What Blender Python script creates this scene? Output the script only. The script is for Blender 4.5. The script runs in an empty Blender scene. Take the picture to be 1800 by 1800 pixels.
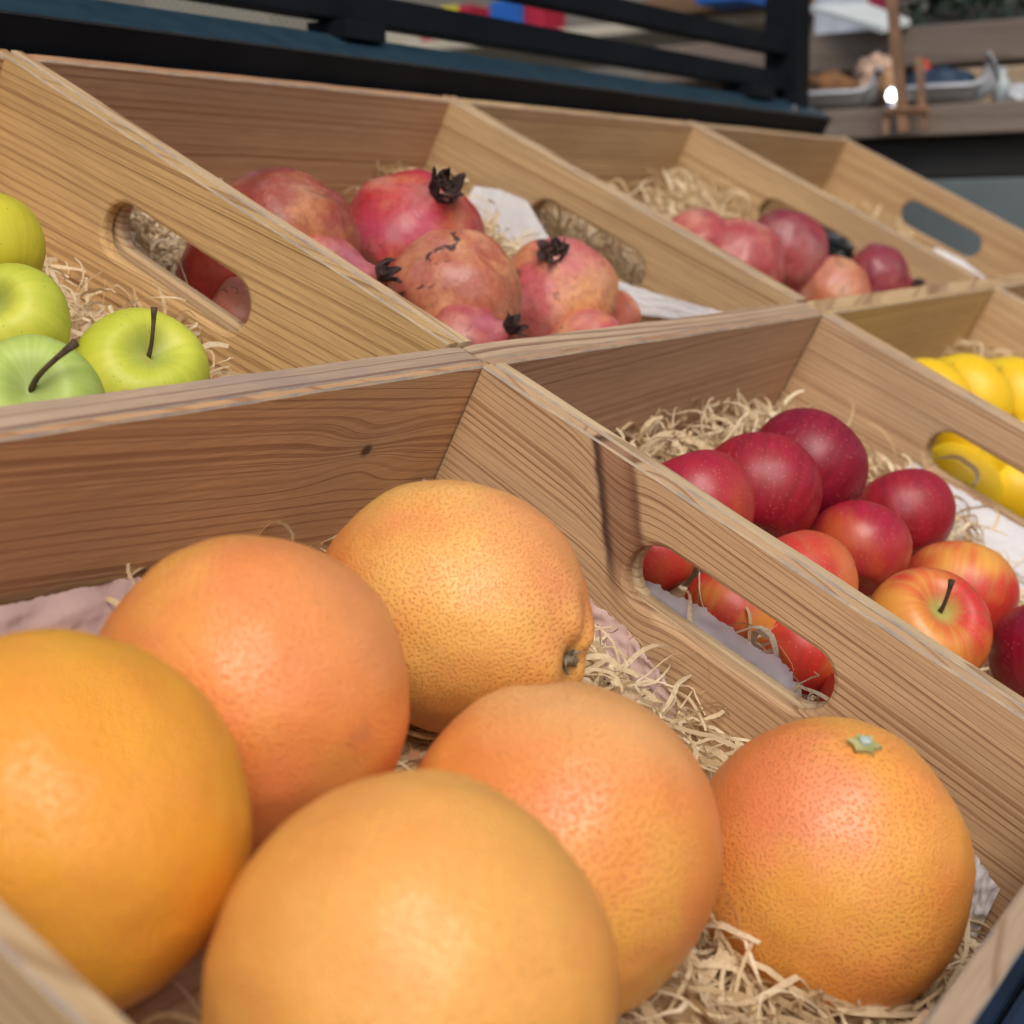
import bpy, bmesh, math, random
from mathutils import Vector, Matrix, noise

sc = bpy.context.scene
COL = sc.collection
rad = math.radians

# ------------------------------------------------------------------ camera
CAM = Vector((-0.2045, -0.3981, 0.9071))
FWD = Vector((0.8410, 0.5125, -0.1733)).normalized()
RGT = Vector((0.5181, -0.8552, -0.0150))
RGT = (RGT - FWD * RGT.dot(FWD)).normalized()
UPV = RGT.cross(FWD).normalized()
cd = bpy.data.cameras.new('camera')
cd.sensor_width = 36
cd.lens = 57.68
cd.clip_start = 0.02
cd.clip_end = 400
cd.dof.use_dof = True
cd.dof.focus_distance = 0.69
cd.dof.aperture_fstop = 11.5
cam = bpy.data.objects.new('camera', cd)
m = Matrix((RGT, UPV, -FWD)).transposed().to_4x4()
m.translation = CAM
cam.matrix_world = m
COL.objects.link(cam)
sc.camera = cam

# ------------------------------------------------------------------ light
SUN_EL, SUN_AZ = rad(46), rad(230)          # azimuth clockwise from +Y: sun behind the camera, a little to its left
w = bpy.data.worlds.new('World')
sc.world = w
w.use_nodes = True
nt = w.node_tree
sky = nt.nodes.new('ShaderNodeTexSky')
sky.sky_type = 'NISHITA'
sky.sun_disc = False
sky.sun_elevation = SUN_EL
sky.sun_rotation = SUN_AZ
sky.air_density = 1.0
sky.dust_density = 4.0
sky.ozone_density = 0.6
bg = nt.nodes['Background']
bg.inputs['Strength'].default_value = 0.095
nt.links.new(sky.outputs[0], bg.inputs[0])
sl = bpy.data.lights.new('sun', 'SUN')
sl.energy = 1.3
sl.angle = rad(36)
sl.color = (1.0, 0.95, 0.88)
sun = bpy.data.objects.new('sun', sl)
sd = Vector((math.sin(SUN_AZ) * math.cos(SUN_EL), math.cos(SUN_AZ) * math.cos(SUN_EL), math.sin(SUN_EL)))
sun.rotation_euler = sd.to_track_quat('Z', 'Y').to_euler()
COL.objects.link(sun)
vs = sc.view_settings
vs.view_transform = 'Standard'
vs.look = 'None'
vs.gamma = 1
vs.use_curve_mapping = False
vs.exposure = 0.38

# ------------------------------------------------------------------ frames
S = 0.42                                       # crate pitch in metres
TILT = rad(27.68)
F = Matrix.Translation((0, 0, 0.85)) @ Matrix.Rotation(TILT, 4, 'X')
FR = Matrix.Rotation(TILT, 4, 'X')


def W(u, v, n):
    return F @ Vector((u * S, v * S, n * S))


def view_axis(r, u, t):
    return (RGT * r + UPV * u - FWD * t).normalized()


# ------------------------------------------------------------------ node helpers
class NT:
    def __init__(self, name):
        self.m = bpy.data.materials.new(name)
        self.m.use_nodes = True
        self.t = self.m.node_tree
        self.b = self.t.nodes['Principled BSDF']
        self.tc = None

    def n(self, typ, **kw):
        x = self.t.nodes.new('ShaderNode' + typ)
        for k, v in kw.items():
            setattr(x, k, v)
        return x

    def put(self, sock, v):
        if isinstance(v, bpy.types.NodeSocket):
            self.t.links.new(v, sock)
        elif v is not None:
            if isinstance(v, (tuple, list)) and len(v) == 3 and sock.type == 'RGBA':
                v = (*v, 1)
            sock.default_value = v

    def obj(self):
        if not self.tc:
            self.tc = self.n('TexCoord')
        return self.tc.outputs['Object']

    def mapv(self, scale=(1, 1, 1), loc=(0, 0, 0), vec=None):
        x = self.n('Mapping')
        self.put(x.inputs['Vector'], vec or self.obj())
        x.inputs['Scale'].default_value = scale
        x.inputs['Location'].default_value = loc
        return x.outputs[0]

    def noise(self, scale, vec=None, detail=2, rough=.5, dist=0):
        x = self.n('TexNoise')
        self.put(x.inputs['Vector'], vec or self.obj())
        x.inputs['Scale'].default_value = scale
        x.inputs['Detail'].default_value = detail
        x.inputs['Roughness'].default_value = rough
        x.inputs['Distortion'].default_value = dist
        return x.outputs['Fac']

    def vor(self, scale, vec=None, rnd=1.0):
        x = self.n('TexVoronoi')
        self.put(x.inputs['Vector'], vec or self.obj())
        x.inputs['Scale'].default_value = scale
        x.inputs['Randomness'].default_value = rnd
        return x

    def math(self, op, a, b=None, c=None):
        x = self.n('Math', operation=op)
        self.put(x.inputs[0], a)
        self.put(x.inputs[1], b)
        self.put(x.inputs[2], c)
        return x.outputs[0]

    def ramp(self, v, lo, hi, a=0., b=1.):
        x = self.n('MapRange', interpolation_type='SMOOTHSTEP')
        self.put(x.inputs[0], v)
        for i, q in enumerate((lo, hi, a, b)):
            self.put(x.inputs[i + 1], q)
        return x.outputs[0]

    def mix(self, f, a, b, mode='MIX'):
        x = self.n('Mix', data_type='RGBA', blend_type=mode)
        self.put(x.inputs[0], f)
        self.put(x.inputs[6], a)
        self.put(x.inputs[7], b)
        return x.outputs[2]

    def sep(self, v=None):
        x = self.n('SeparateXYZ')
        self.put(x.inputs[0], v or self.obj())
        return x.outputs

    def comb(self, a, b, c):
        x = self.n('CombineXYZ')
        for i, q in enumerate((a, b, c)):
            self.put(x.inputs[i], q)
        return x.outputs[0]

    def surf2d(self, wob=.0):
        """cube-mapped surface coordinates of a round body, for evenly spaced dots"""
        nm = self.n('VectorMath', operation='NORMALIZE')
        self.put(nm.inputs[0], self.obj())
        x, y, z = self.sep(nm.outputs[0])
        ax, ay, az = (self.math('ABSOLUTE', q) for q in (x, y, z))
        def d(a, b):
            return self.math('DIVIDE', a, self.math('MAXIMUM', b, .3))
        fx = self.math('MULTIPLY', self.math('GREATER_THAN', ax, ay), self.math('GREATER_THAN', ax, az))
        fy = self.math('MULTIPLY', self.math('SUBTRACT', 1., fx), self.math('GREATER_THAN', ay, az))
        vx = self.comb(d(y, ax), d(z, ax), 0.)
        vy = self.comb(self.math('ADD', d(x, ay), 7.), d(z, ay), 0.)
        vz = self.comb(self.math('ADD', d(x, az), 17.), d(y, az), 0.)
        m1 = self.mix(fy, vz, vy)
        m2 = self.mix(fx, m1, vx)
        if wob:
            nn = self.n('TexNoise')
            self.put(nn.inputs['Vector'], self.obj())
            nn.inputs['Scale'].default_value = 120
            ad = self.n('VectorMath', operation='MULTIPLY_ADD')
            self.put(ad.inputs[0], nn.outputs['Color'])
            ad.inputs[1].default_value = (wob, wob, 0)
            self.put(ad.inputs[2], m2)
            return ad.outputs[0]
        return m2

    def bump(self, h, dist, strength=1., normal=None):
        x = self.n('Bump')
        x.inputs['Strength'].default_value = strength
        x.inputs['Distance'].default_value = dist
        self.put(x.inputs['Height'], h)
        self.put(x.inputs['Normal'], normal)
        return x.outputs[0]

    def out(self, color=None, rough=None, normal=None, **kw):
        self.put(self.b.inputs['Base Color'], color)
        self.put(self.b.inputs['Roughness'], rough)
        self.put(self.b.inputs['Normal'], normal)
        for k, v in kw.items():
            self.put(self.b.inputs[k.replace('_', ' ')], v)
        return self.m


def plain(name, col, rough=.5, var=.12, scale=30, metallic=0., bump=0., **kw):
    t = NT(name)
    f = t.noise(scale, detail=4)
    dark = tuple(c * (1 - var) for c in col)
    light = tuple(min(1, c * (1 + var)) for c in col)
    c = t.mix(t.ramp(f, .3, .7), dark, light)
    nb = t.bump(t.noise(scale * 12, detail=3), bump) if bump else None
    return t.out(c, rough, nb, Metallic=metallic, **kw)


# ------------------------------------------------------------------ wood
def wood(name, base, dark, spacing=.004, y0=-.03, z0=.0, seed=0., drift=0., amount=.85, warp=.0022,
         knots=(), band=None, grey=.12, streak=0.):
    """plain-sawn pine: rings round an axis that runs along local X"""
    t = NT(name)
    x, y, z = t.sep()
    so = (seed * 1.37, seed * .71, seed * 2.3)
    wv = t.noise(1, t.mapv((2.0, 7, 7), so), 2, .45)
    wv2 = t.noise(1, t.mapv((7, 30, 30), so), 2, .5)
    dy = t.math('SUBTRACT', y, y0)
    dz = t.math('ADD', t.math('SUBTRACT', z, z0), t.math('MULTIPLY', x, drift))
    kd = None
    for (kx, kz, kr) in knots:
        ex = t.math('SUBTRACT', x, kx)
        ez = t.math('SUBTRACT', z, kz)
        q = t.math('ADD', t.math('POWER', t.math('MULTIPLY', ex, .38), 2.), t.math('POWER', ez, 2.))
        g = t.math('EXPONENT', t.math('MULTIPLY', q, -1 / (kr * 2.2) ** 2))
        dz = t.math('ADD', dz, t.math('MULTIPLY', t.math('MULTIPLY', g, ez), 1.3))
        k1 = t.math('SQRT', t.math('ADD', t.math('POWER', t.math('MULTIPLY', ex, .75), 2.), t.math('POWER', ez, 2.)))
        k1 = t.ramp(k1, kr * .25, kr * .75, 1., 0.)
        kd = k1 if kd is None else t.math('MAXIMUM', kd, k1)
    d = t.math('SQRT', t.math('ADD', t.math('MULTIPLY', dy, dy), t.math('MULTIPLY', dz, dz)))
    d = t.math('ADD', d, t.math('MULTIPLY', t.math('SUBTRACT', wv, .5), warp * 4))
    d = t.math('ADD', d, t.math('MULTIPLY', t.math('SUBTRACT', wv2, .5), spacing * .7))
    if band:
        bx, bw, bk = band
        xs = t.math('SUBTRACT', x, t.math('MULTIPLY', z, bk))
        xs = t.math('ADD', xs, t.math('MULTIPLY', t.math('SUBTRACT', t.noise(160, detail=3), .5), .003))
        e = t.math('ABSOLUTE', t.math('SUBTRACT', xs, bx))
        g = t.math('EXPONENT', t.math('MULTIPLY', t.math('POWER', e, 2.), -1 / (bw * 1.6) ** 2))
        d = t.math('ADD', d, t.math('MULTIPLY', g, .0050))
    wob = t.n('TexNoise', noise_dimensions='1D')
    t.put(wob.inputs['W'], t.math('ADD', t.math('MULTIPLY', d, 70.), seed))
    ph = t.math('ADD', t.math('DIVIDE', d, spacing), t.math('MULTIPLY', wob.outputs['Fac'], 1.4))
    fr = t.math('FRACT', ph)
    late = t.math('MULTIPLY', t.ramp(fr, .50, .90), t.ramp(fr, .90, 1., 1., 0.))
    ringid = t.n('TexWhiteNoise', noise_dimensions='1D')
    t.put(ringid.inputs['W'], t.math('FLOOR', ph))
    late = t.math('MULTIPLY', late, t.math('MULTIPLY_ADD', ringid.outputs['Value'], .35, .65))
    fib = t.noise(1, t.mapv((30, 620, 620), so), 3, .65)
    fib2 = t.noise(1, t.mapv((5, 120, 120), so), 3, .6)
    tone = t.noise(1, t.mapv((5, 16, 16), (so[1], so[0], so[2])), 3, .55)
    c = t.mix(t.ramp(tone, .3, .72), tuple(b * .88 for b in base), tuple(min(1, b * 1.10) for b in base))
    c = t.mix(t.math('MULTIPLY', late, amount), c, dark)
    c = t.mix(t.ramp(fib, .25, .75, .26, 0.), c, tuple(k * .6 for k in dark))
    c = t.mix(t.ramp(fib2, .60, .88, 0., .2 + streak), c, tuple(k * .9 for k in dark))
    gm = t.ramp(t.noise(1, t.mapv((7, 30, 30), (so[2], so[1], so[0])), 4, .65), .52, .8, 0., grey * 1.6)
    c = t.mix(gm, c, (.25, .22, .20))
    if kd:
        c = t.mix(t.math('MULTIPLY', kd, .9), c, (.05, .022, .012))
    if band:
        inside = t.math('MULTIPLY', t.ramp(xs, bx - bw * 1.25, bx - bw * .85), t.ramp(xs, bx + bw * .75, bx + bw, 1., 0.))
        rsoft = t.math('MULTIPLY', t.ramp(xs, bx - bw * 1.5, bx - bw * 1.0), t.ramp(xs, bx - bw * .95, bx - bw * .1, 1., 0.))
        inside = t.math('MULTIPLY', inside, t.math('MULTIPLY_ADD', rsoft, .3, .7))
        fade = t.ramp(t.math('ADD', z, t.math('MULTIPLY', t.math('SUBTRACT', tone, .5), .02)), -.062, -.036)
        inside = t.math('MULTIPLY', inside, fade)
        c = t.mix(t.math('MULTIPLY', inside, .85), c, t.mix(t.ramp(fib2, .3, .7), (.15, .052, .024), (.26, .11, .055)))
        rim = t.math('MULTIPLY', t.ramp(e, bw * .45, bw * .92, 0., 1.), t.ramp(e, bw * .95, bw * 1.3, 1., 0.))
        rim = t.math('MULTIPLY', rim, t.ramp(t.math('SUBTRACT', xs, bx), -.004, .004, .25, .95))
        rim = t.math('MULTIPLY', rim, fade)
        c = t.mix(rim, c, (.06, .024, .016))
    hgt = t.math('ADD', t.math('MULTIPLY', late, -.6), t.math('MULTIPLY', fib, .7))
    return t.out(c, t.ramp(tone, .3, .7, .52, .68), t.bump(hgt, .00035, .7), Specular_IOR_Level=.35)


def weathered():
    t = NT('weathered_edge')
    f = t.noise(1, t.mapv((40, 40, 40)), 5, .65)
    f2 = t.noise(1, t.mapv((12, 300, 300)), 3)
    c = t.mix(t.ramp(f, .35, .7), (.46, .33, .20), (.25, .22, .20))
    c = t.mix(t.ramp(f2, .5, .8, 0., .6), c, (.16, .12, .10))
    return t.out(c, .75)


# ------------------------------------------------------------------ mesh helpers
def link(name, me, mat=None, parent=None, smooth=False, mats=None):
    for mm in (mats or ([mat] if mat else [])):
        me.materials.append(mm)
    if smooth:
        for p in me.polygons:
            p.use_smooth = True
    o = bpy.data.objects.new(name, me)
    COL.objects.link(o)
    if parent:
        o.parent = parent
    return o


def mesh(name, vs_, fs):
    me = bpy.data.meshes.new(name)
    me.from_pydata([tuple(v) for v in vs_], [], fs)
    me.update()
    return me


def tag(o, label=None, cat=None, group=None, kind=None):
    if label:
        o['label'] = label
    if cat:
        o['category'] = cat
    if group:
        o['group'] = group
    if kind:
        o['kind'] = kind
    return o


def empty(name, mw):
    o = bpy.data.objects.new(name, None)
    o.empty_display_size = .05
    COL.objects.link(o)
    o.matrix_world = mw
    return o


def loops_to_faces(n, closed_loops, count, wrap=False):
    fs = []
    last = count if wrap else count - 1
    for r in range(last):
        a, b = r * n, ((r + 1) % count) * n
        for i in range(n if closed_loops else n - 1):
            j = (i + 1) % n
            fs.append((a + i, a + j, b + j, b + i))
    return fs


def board(name, L, H, T, seed=0, bev=.0009, jit=.00035, nseg=48):
    """board centred on origin: length on X, thickness on Y, height on Z (top at 0)"""
    vs_, fs = [], []
    for i in range(nseg + 1):
        x = -L / 2 + L * i / nseg
        j = [noise.noise(Vector((x * 25, seed * 7.1 + k * 3.3, 0))) * jit for k in range(4)]
        b = bev * (1 + .5 * noise.noise(Vector((x * 60, seed * 3.7, 5))))
        end = b if i in (0, nseg) else 0
        h0, h1 = -H, j[0]
        t0, t1 = -T / 2 + j[1] * .5, T / 2 + j[2] * .5
        h1 -= end * .6
        vs_ += [(x, t0 + b, h0), (x, t1 - b, h0), (x, t1, h0 + b), (x, t1, h1 - b), (x, t1 - b, h1), (x, t0 + b, h1), (x, t0, h1 - b), (x, t0, h0 + b)]
    fs = loops_to_faces(8, True, nseg + 1)
    fs = [tuple(reversed(f)) for f in fs]
    fs.append(tuple(range(8)))
    fs.append(tuple(reversed(range(nseg * 8, nseg * 8 + 8))))
    me = mesh(name, vs_, fs)
    for p in me.polygons:
        k = p.index % 8 if p.index < nseg * 8 else -1
        p.material_index = 1 if k in (3, 5) else 0
    bm = bmesh.new()
    bm.from_mesh(me)
    bmesh.ops.recalc_face_normals(bm, faces=bm.faces)
    bm.to_mesh(me)
    bm.free()
    return me


def slot_board(name, L, H, T, cx, cz, hl, hh, seed=0, bev=.0009, bh=.0022, jit=.00035):
    """board with a rounded hand slot"""
    def stad(e, p):
        x, z = p
        dx = min(max(x - cx, -(hl - hh)), hl - hh)
        d = Vector((x - cx - dx, 0, z - cz))
        d = d.normalized() if d.length > 1e-9 else Vector((0, 0, 1))
        return (cx + dx + d.x * (hh + e), cz + d.z * (hh + e))
    pts = []
    ns = 22
    for i in range(ns):
        f = i / ns
        pts.append((cx - (hl - hh) + 2 * (hl - hh) * f, cz - hh))
        pts.append((cx + (hl - hh) - 2 * (hl - hh) * f, cz + hh))
    na = 18
    for i in range(na):
        a = -math.pi / 2 + math.pi * i / na
        pts.append((cx + hl - hh + math.cos(a) * hh, cz + math.sin(a) * hh))
        a += math.pi
        pts.append((cx - hl + hh + math.cos(a) * hh, cz + math.sin(a) * hh))
    corners = [(-L / 2, -H), (L / 2, -H), (L / 2, 0), (-L / 2, 0)]
    for c in corners:                       # a ray towards each corner so that corners stay sharp
        d = Vector((c[0] - cx, c[1] - cz))
        lo, hi = 0., 1.
        for _ in range(40):
            k = (lo + hi) / 2
            p = (cx + d.x * k, cz + d.y * k)
            dx = min(max(p[0] - cx, -(hl - hh)), hl - hh)
            inside = math.hypot(p[0] - cx - dx, p[1] - cz) < hh
            lo, hi = (k, hi) if inside else (lo, k)
        pts.append((cx + d.x * lo, cz + d.y * lo))
    pts.sort(key=lambda p: math.atan2(p[1] - cz, p[0] - cx))
    n = len(pts)
    outer = []
    for p in pts:
        d = Vector((p[0] - cx, p[1] - cz))
        ks = []
        if abs(d.x) > 1e-9:
            ks.append(((L / 2 if d.x > 0 else -L / 2) - cx) / d.x)
        if abs(d.y) > 1e-9:
            ks.append(((0 if d.y > 0 else -H) - cz) / d.y)
        k = min(q for q in ks if q > 0)
        outer.append((cx + d.x * k, cz + d.y * k))

    def orect(b, y):
        r = []
        for (x, z) in outer:
            j = noise.noise(Vector((x * 25, seed * 5.3 + (2 if y > 0 else 0), z * 25))) * jit
            bb = b * (1 + .5 * noise.noise(Vector((x * 60, seed, z * 60))))
            r.append((min(max(x, -L / 2 + bb), L / 2 - bb), y, min(max(z, -H + bb), -bb) + (j if z > -.002 else 0)))
        return r

    def hole(e, y):
        r = []
        for p in pts:
            q = stad(e, p)
            r.append((q[0], y, q[1]))
        return r
    h = T / 2
    rings = [orect(bev, -h), orect(0, -h + bev), orect(0, h - bev), orect(bev, h),
             hole(bh, h), hole(bh * .3, h - bh * .3), hole(0, h - bh), hole(0, -h + bh), hole(bh * .3, -h + bh * .3), hole(bh, -h)]
    vs_ = [v for r in rings for v in r]
    fs = loops_to_faces(n, True, len(rings), True)
    me = mesh(name, vs_, fs)
    for p in me.polygons:
        p.material_index = 1 if (p.index // n) in (0, 2) else 0
    bm = bmesh.new()
    bm.from_mesh(me)
    bmesh.ops.recalc_face_normals(bm, faces=bm.faces)
    bm.to_mesh(me)
    bm.free()
    return me


def boxes(name, lst, bev=.0):
    """lst of (x0,x1,y0,y1,z0,z1) -> one bevelled mesh"""
    bm = bmesh.new()
    for (x0, x1, y0, y1, z0, z1) in lst:
        r = bmesh.ops.create_cube(bm, size=1)
        for v in r['verts']:
            v.co = Vector(((x0 + x1) / 2 + v.co.x * (x1 - x0), (y0 + y1) / 2 + v.co.y * (y1 - y0), (z0 + z1) / 2 + v.co.z * (z1 - z0)))
        if bev:
            es = list({e for v in r['verts'] for e in v.link_edges})
            bmesh.ops.bevel(bm, geom=es, offset=bev, segments=2, affect='EDGES', profile=.6)
    me = bpy.data.meshes.new(name)
    bm.to_mesh(me)
    bm.free()
    return me


def tube_mesh(name, path, radii, n=10, cap=True):
    vs_ = []
    up = Vector((.13, .31, .94))
    for i, p in enumerate(path):
        a = path[max(i - 1, 0)]
        b = path[min(i + 1, len(path) - 1)]
        d = (Vector(b) - Vector(a)).normalized()
        s = d.cross(up)
        if s.length < 1e-4:
            s = d.cross(Vector((1, 0, 0)))
        s.normalize()
        t = d.cross(s)
        for k in range(n):
            an = 2 * math.pi * k / n
            vs_.append(Vector(p) + (s * math.cos(an) + t * math.sin(an)) * radii[i])
    fs = loops_to_faces(n, True, len(path))
    if cap:
        fs.append(tuple(reversed(range(n))))
        fs.append(tuple(range((len(path) - 1) * n, len(path) * n)))
    me = mesh(name, vs_, fs)
    bm = bmesh.new()
    bm.from_mesh(me)
    bmesh.ops.recalc_face_normals(bm, faces=bm.faces)
    bm.to_mesh(me)
    bm.free()
    return me


def round_mesh(name, fn, nu=72, nv=48):
    """closed surface of revolution-like body; fn(theta 0..pi from +Z, phi) -> Vector"""
    vs_ = [fn(0., 0.)]
    for j in range(1, nv):
        for i in range(nu):
            vs_.append(fn(math.pi * j / nv, 2 * math.pi * i / nu))
    vs_.append(fn(math.pi, 0.))
    fs = [(0, 1 + i, 1 + (i + 1) % nu) for i in range(nu)]
    for j in range(nv - 2):
        a = 1 + j * nu
        b = a + nu
        for i in range(nu):
            k = (i + 1) % nu
            fs.append((a + i, b + i, b + k, a + k))
    a = 1 + (nv - 2) * nu
    fs += [(a + i, len(vs_) - 1, a + (i + 1) % nu) for i in range(nu)]
    return mesh(name, vs_, fs)


def axis_matrix(pos, axis, spin=0.):
    q = Vector(axis).to_track_quat('Z', 'X')
    return Matrix.Translation(pos) @ q.to_matrix().to_4x4() @ Matrix.Rotation(spin, 4, 'Z')


# ------------------------------------------------------------------ ground
g = NT('paving')
bw = g.n('TexBrick')
g.put(bw.inputs['Vector'], g.obj())
bw.inputs['Scale'].default_value = 2.2
bw.inputs['Color1'].default_value = (.12, .115, .11, 1)
bw.inputs['Color2'].default_value = (.16, .155, .15, 1)
bw.inputs['Mortar'].default_value = (.06, .058, .055, 1)
bw.inputs['Mortar Size'].default_value = .012
gm = g.out(g.mix(g.ramp(g.noise(6, detail=5), .3, .7, 0., .5), bw.outputs['Color'], (.09, .085, .08)), .85)
gnd = link('ground', mesh('ground', [(-60, -60, 0), (60, -60, 0), (60, 60, 0), (-60, 60, 0)], [(0, 1, 2, 3)]), gm)
tag(gnd, 'grey paved ground under the market stalls', 'ground', kind='structure')

# ------------------------------------------------------------------ crates
PINE = (.56, .385, .205)
PDARK = (.23, .10, .038)
PSHADE = (.57, .325, .16)
PSDARK = (.2, .08, .036)
YEL = (.60, .40, .17)
EDGE = weathered()
TB = .0205
HB = .215
rnd = random.Random(7)

CRATES = {}


def crate(key, u0, lower, label, spec):
    if lower:
        sv0, sv1 = -.757, -.0245
        bv0, bv1 = -.024, -.0135
        fv0, fv1 = -.782, -.7575
        bu0, bu1 = u0 + .002, u0 + .998
        fu0, fu1 = bu0, bu1
        slot_v, slot_n = -.390, -.093
    else:
        sv0, sv1 = .0225, .772
        bv0, bv1 = .7515, .772
        fv0, fv1 = -.0125, .0215
        bu0, bu1 = u0 + .0225, u0 + .9775
        fu0, fu1 = u0 + .002, u0 + .998
        slot_v, slot_n = .402, spec.get('slot_n', -.094)
    vm = (sv0 + sv1) / 2
    root = empty('wooden_crate', F @ Matrix.Translation((S * (u0 + .5), S * vm, -S * (HB + .018))))
    tag(root, label, 'crate', 'pine fruit crates in two sloping rows')
    top = S * (HB + .018)

    def place(o, u, v, n, rz=0.):
        o.location = (S * (u - u0 - .5), S * (v - vm), top + S * n)
        o.rotation_euler = (0, 0, rz)

    def wd(part, **kw):
        a = dict(base=PINE, dark=PDARK, seed=rnd.uniform(0, 50), y0=rnd.choice((-1, 1)) * rnd.uniform(.012, .05),
                 z0=rnd.choice((rnd.uniform(-.30, -.16), rnd.uniform(.09, .18))), spacing=rnd.uniform(.0026, .0042), drift=rnd.uniform(-.06, .06))
        a.update(spec.get(part, {}))
        return wood('pine_' + part, **a)
    Ls = S * (sv1 - sv0)
    for part, u in (('left', u0 + .0022 + TB / 2), ('right', u0 + .9978 - TB / 2)):
        sd_ = rnd.uniform(0, 99)
        me = slot_board('side_panel', Ls, S * HB, S * TB, S * (slot_v - vm), S * slot_n, S * .1225, S * .0345, sd_)
        o = link('side_panel', me, parent=root, mats=[wd(part), EDGE])
        place(o, u, vm, 0, math.pi / 2)
    o = link('back_panel', board('back_panel', S * (bu1 - bu0), S * HB, S * (bv1 - bv0), rnd.uniform(0, 99)), parent=root, mats=[wd('back'), EDGE])
    place(o, u0 + .5, (bv0 + bv1) / 2, -.0015)
    o = link('front_panel', board('front_panel', S * (fu1 - fu0), S * HB, S * (fv1 - fv0), rnd.uniform(0, 99)), parent=root, mats=[wd('front'), EDGE])
    place(o, u0 + .5, (fv0 + fv1) / 2, -.003)
    o = link('floor_panel', boxes('floor_panel', [(-S * .498, S * .498, -Ls / 2, Ls / 2, -S * .016, 0)], .001), wd('floor'), root)
    place(o, u0 + .5, vm, -HB - .0008)
    CRATES[key] = (u0, sv0, sv1)
    return root


dn = dict
crate('L0', 0, True, 'pine crate in the front row holding the big orange grapefruits',
      dn(back=dn(base=PSHADE, dark=(.21, .075, .032), spacing=.0042, y0=-.03, z0=-.17, knots=((.1346, -.0342, .0055),), warp=.0012, drift=.10, amount=.6),
         right=dn(base=(.55, .355, .195), dark=(.25, .115, .05), spacing=.0030, y0=.02, z0=-.16, band=(.080, .0105, .69), warp=.0016, drift=-.06),
         front=dn(base=(.52, .37, .24), dark=(.26, .15, .08), spacing=.003)))
crate('L1', 1, True, 'pine crate in the front row holding crimson and orange-red apples',
      dn(back=dn(base=(.50, .30, .175), dark=(.25, .115, .06), spacing=.0050, y0=.02, z0=-.17, warp=.003, amount=.6),
         right=dn(base=(.58, .385, .225), dark=(.30, .155, .08), spacing=.0032, y0=.03, z0=.13, warp=.001),
         left=dn(base=(.62, .46, .27), dark=(.3, .17, .08), spacing=.003, y0=.0, z0=.02, grey=.25)))
crate('L2', 2, True, 'pine crate in the front row holding bright yellow fruit',
      dn(back=dn(base=YEL, dark=(.36, .2, .07), spacing=.0035)))
crate('L3', 3, True, 'pine crate in the front row at the right edge, past the yellow fruit', {})
crate('U0', 0, False, 'pine crate in the back row holding yellow-green apples',
      dn(right=dn(base=(.58, .375, .165), dark=(.24, .12, .045), spacing=.0044, y0=.012, z0=-.085, warp=.0035, drift=.10, amount=.9),
         front=dn(base=(.52, .37, .25), dark=(.20, .10, .07), spacing=.006, y0=.03, z0=.0, grey=.3), slot_n=-.108))
crate('U1', 1, False, 'pine crate in the back row holding pomegranates with large dry crowns',
      dn(back=dn(base=(.50, .285, .16), dark=(.25, .105, .05), spacing=.0052, y0=.03, z0=-.24, warp=.0008, drift=0.),
         left=dn(base=(.66, .47, .27), dark=(.3, .15, .07), spacing=.003, y0=-.002, z0=.01, grey=.06), slot_n=-.1,
         front=dn(base=(.54, .38, .24), dark=(.18, .09, .05), spacing=.0046, y0=.03, z0=.02, warp=.007, amount=.95)))
crate('U2', 2, False, 'pine crate in the back row holding purple and pink pomegranates in golden straw', {})
crate('U3', 3, False, 'nearly empty pine crate at the far end of the back row', dn(back=dn(base=(.45, .31, .16))))

# ------------------------------------------------------------------ fruit materials


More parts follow.
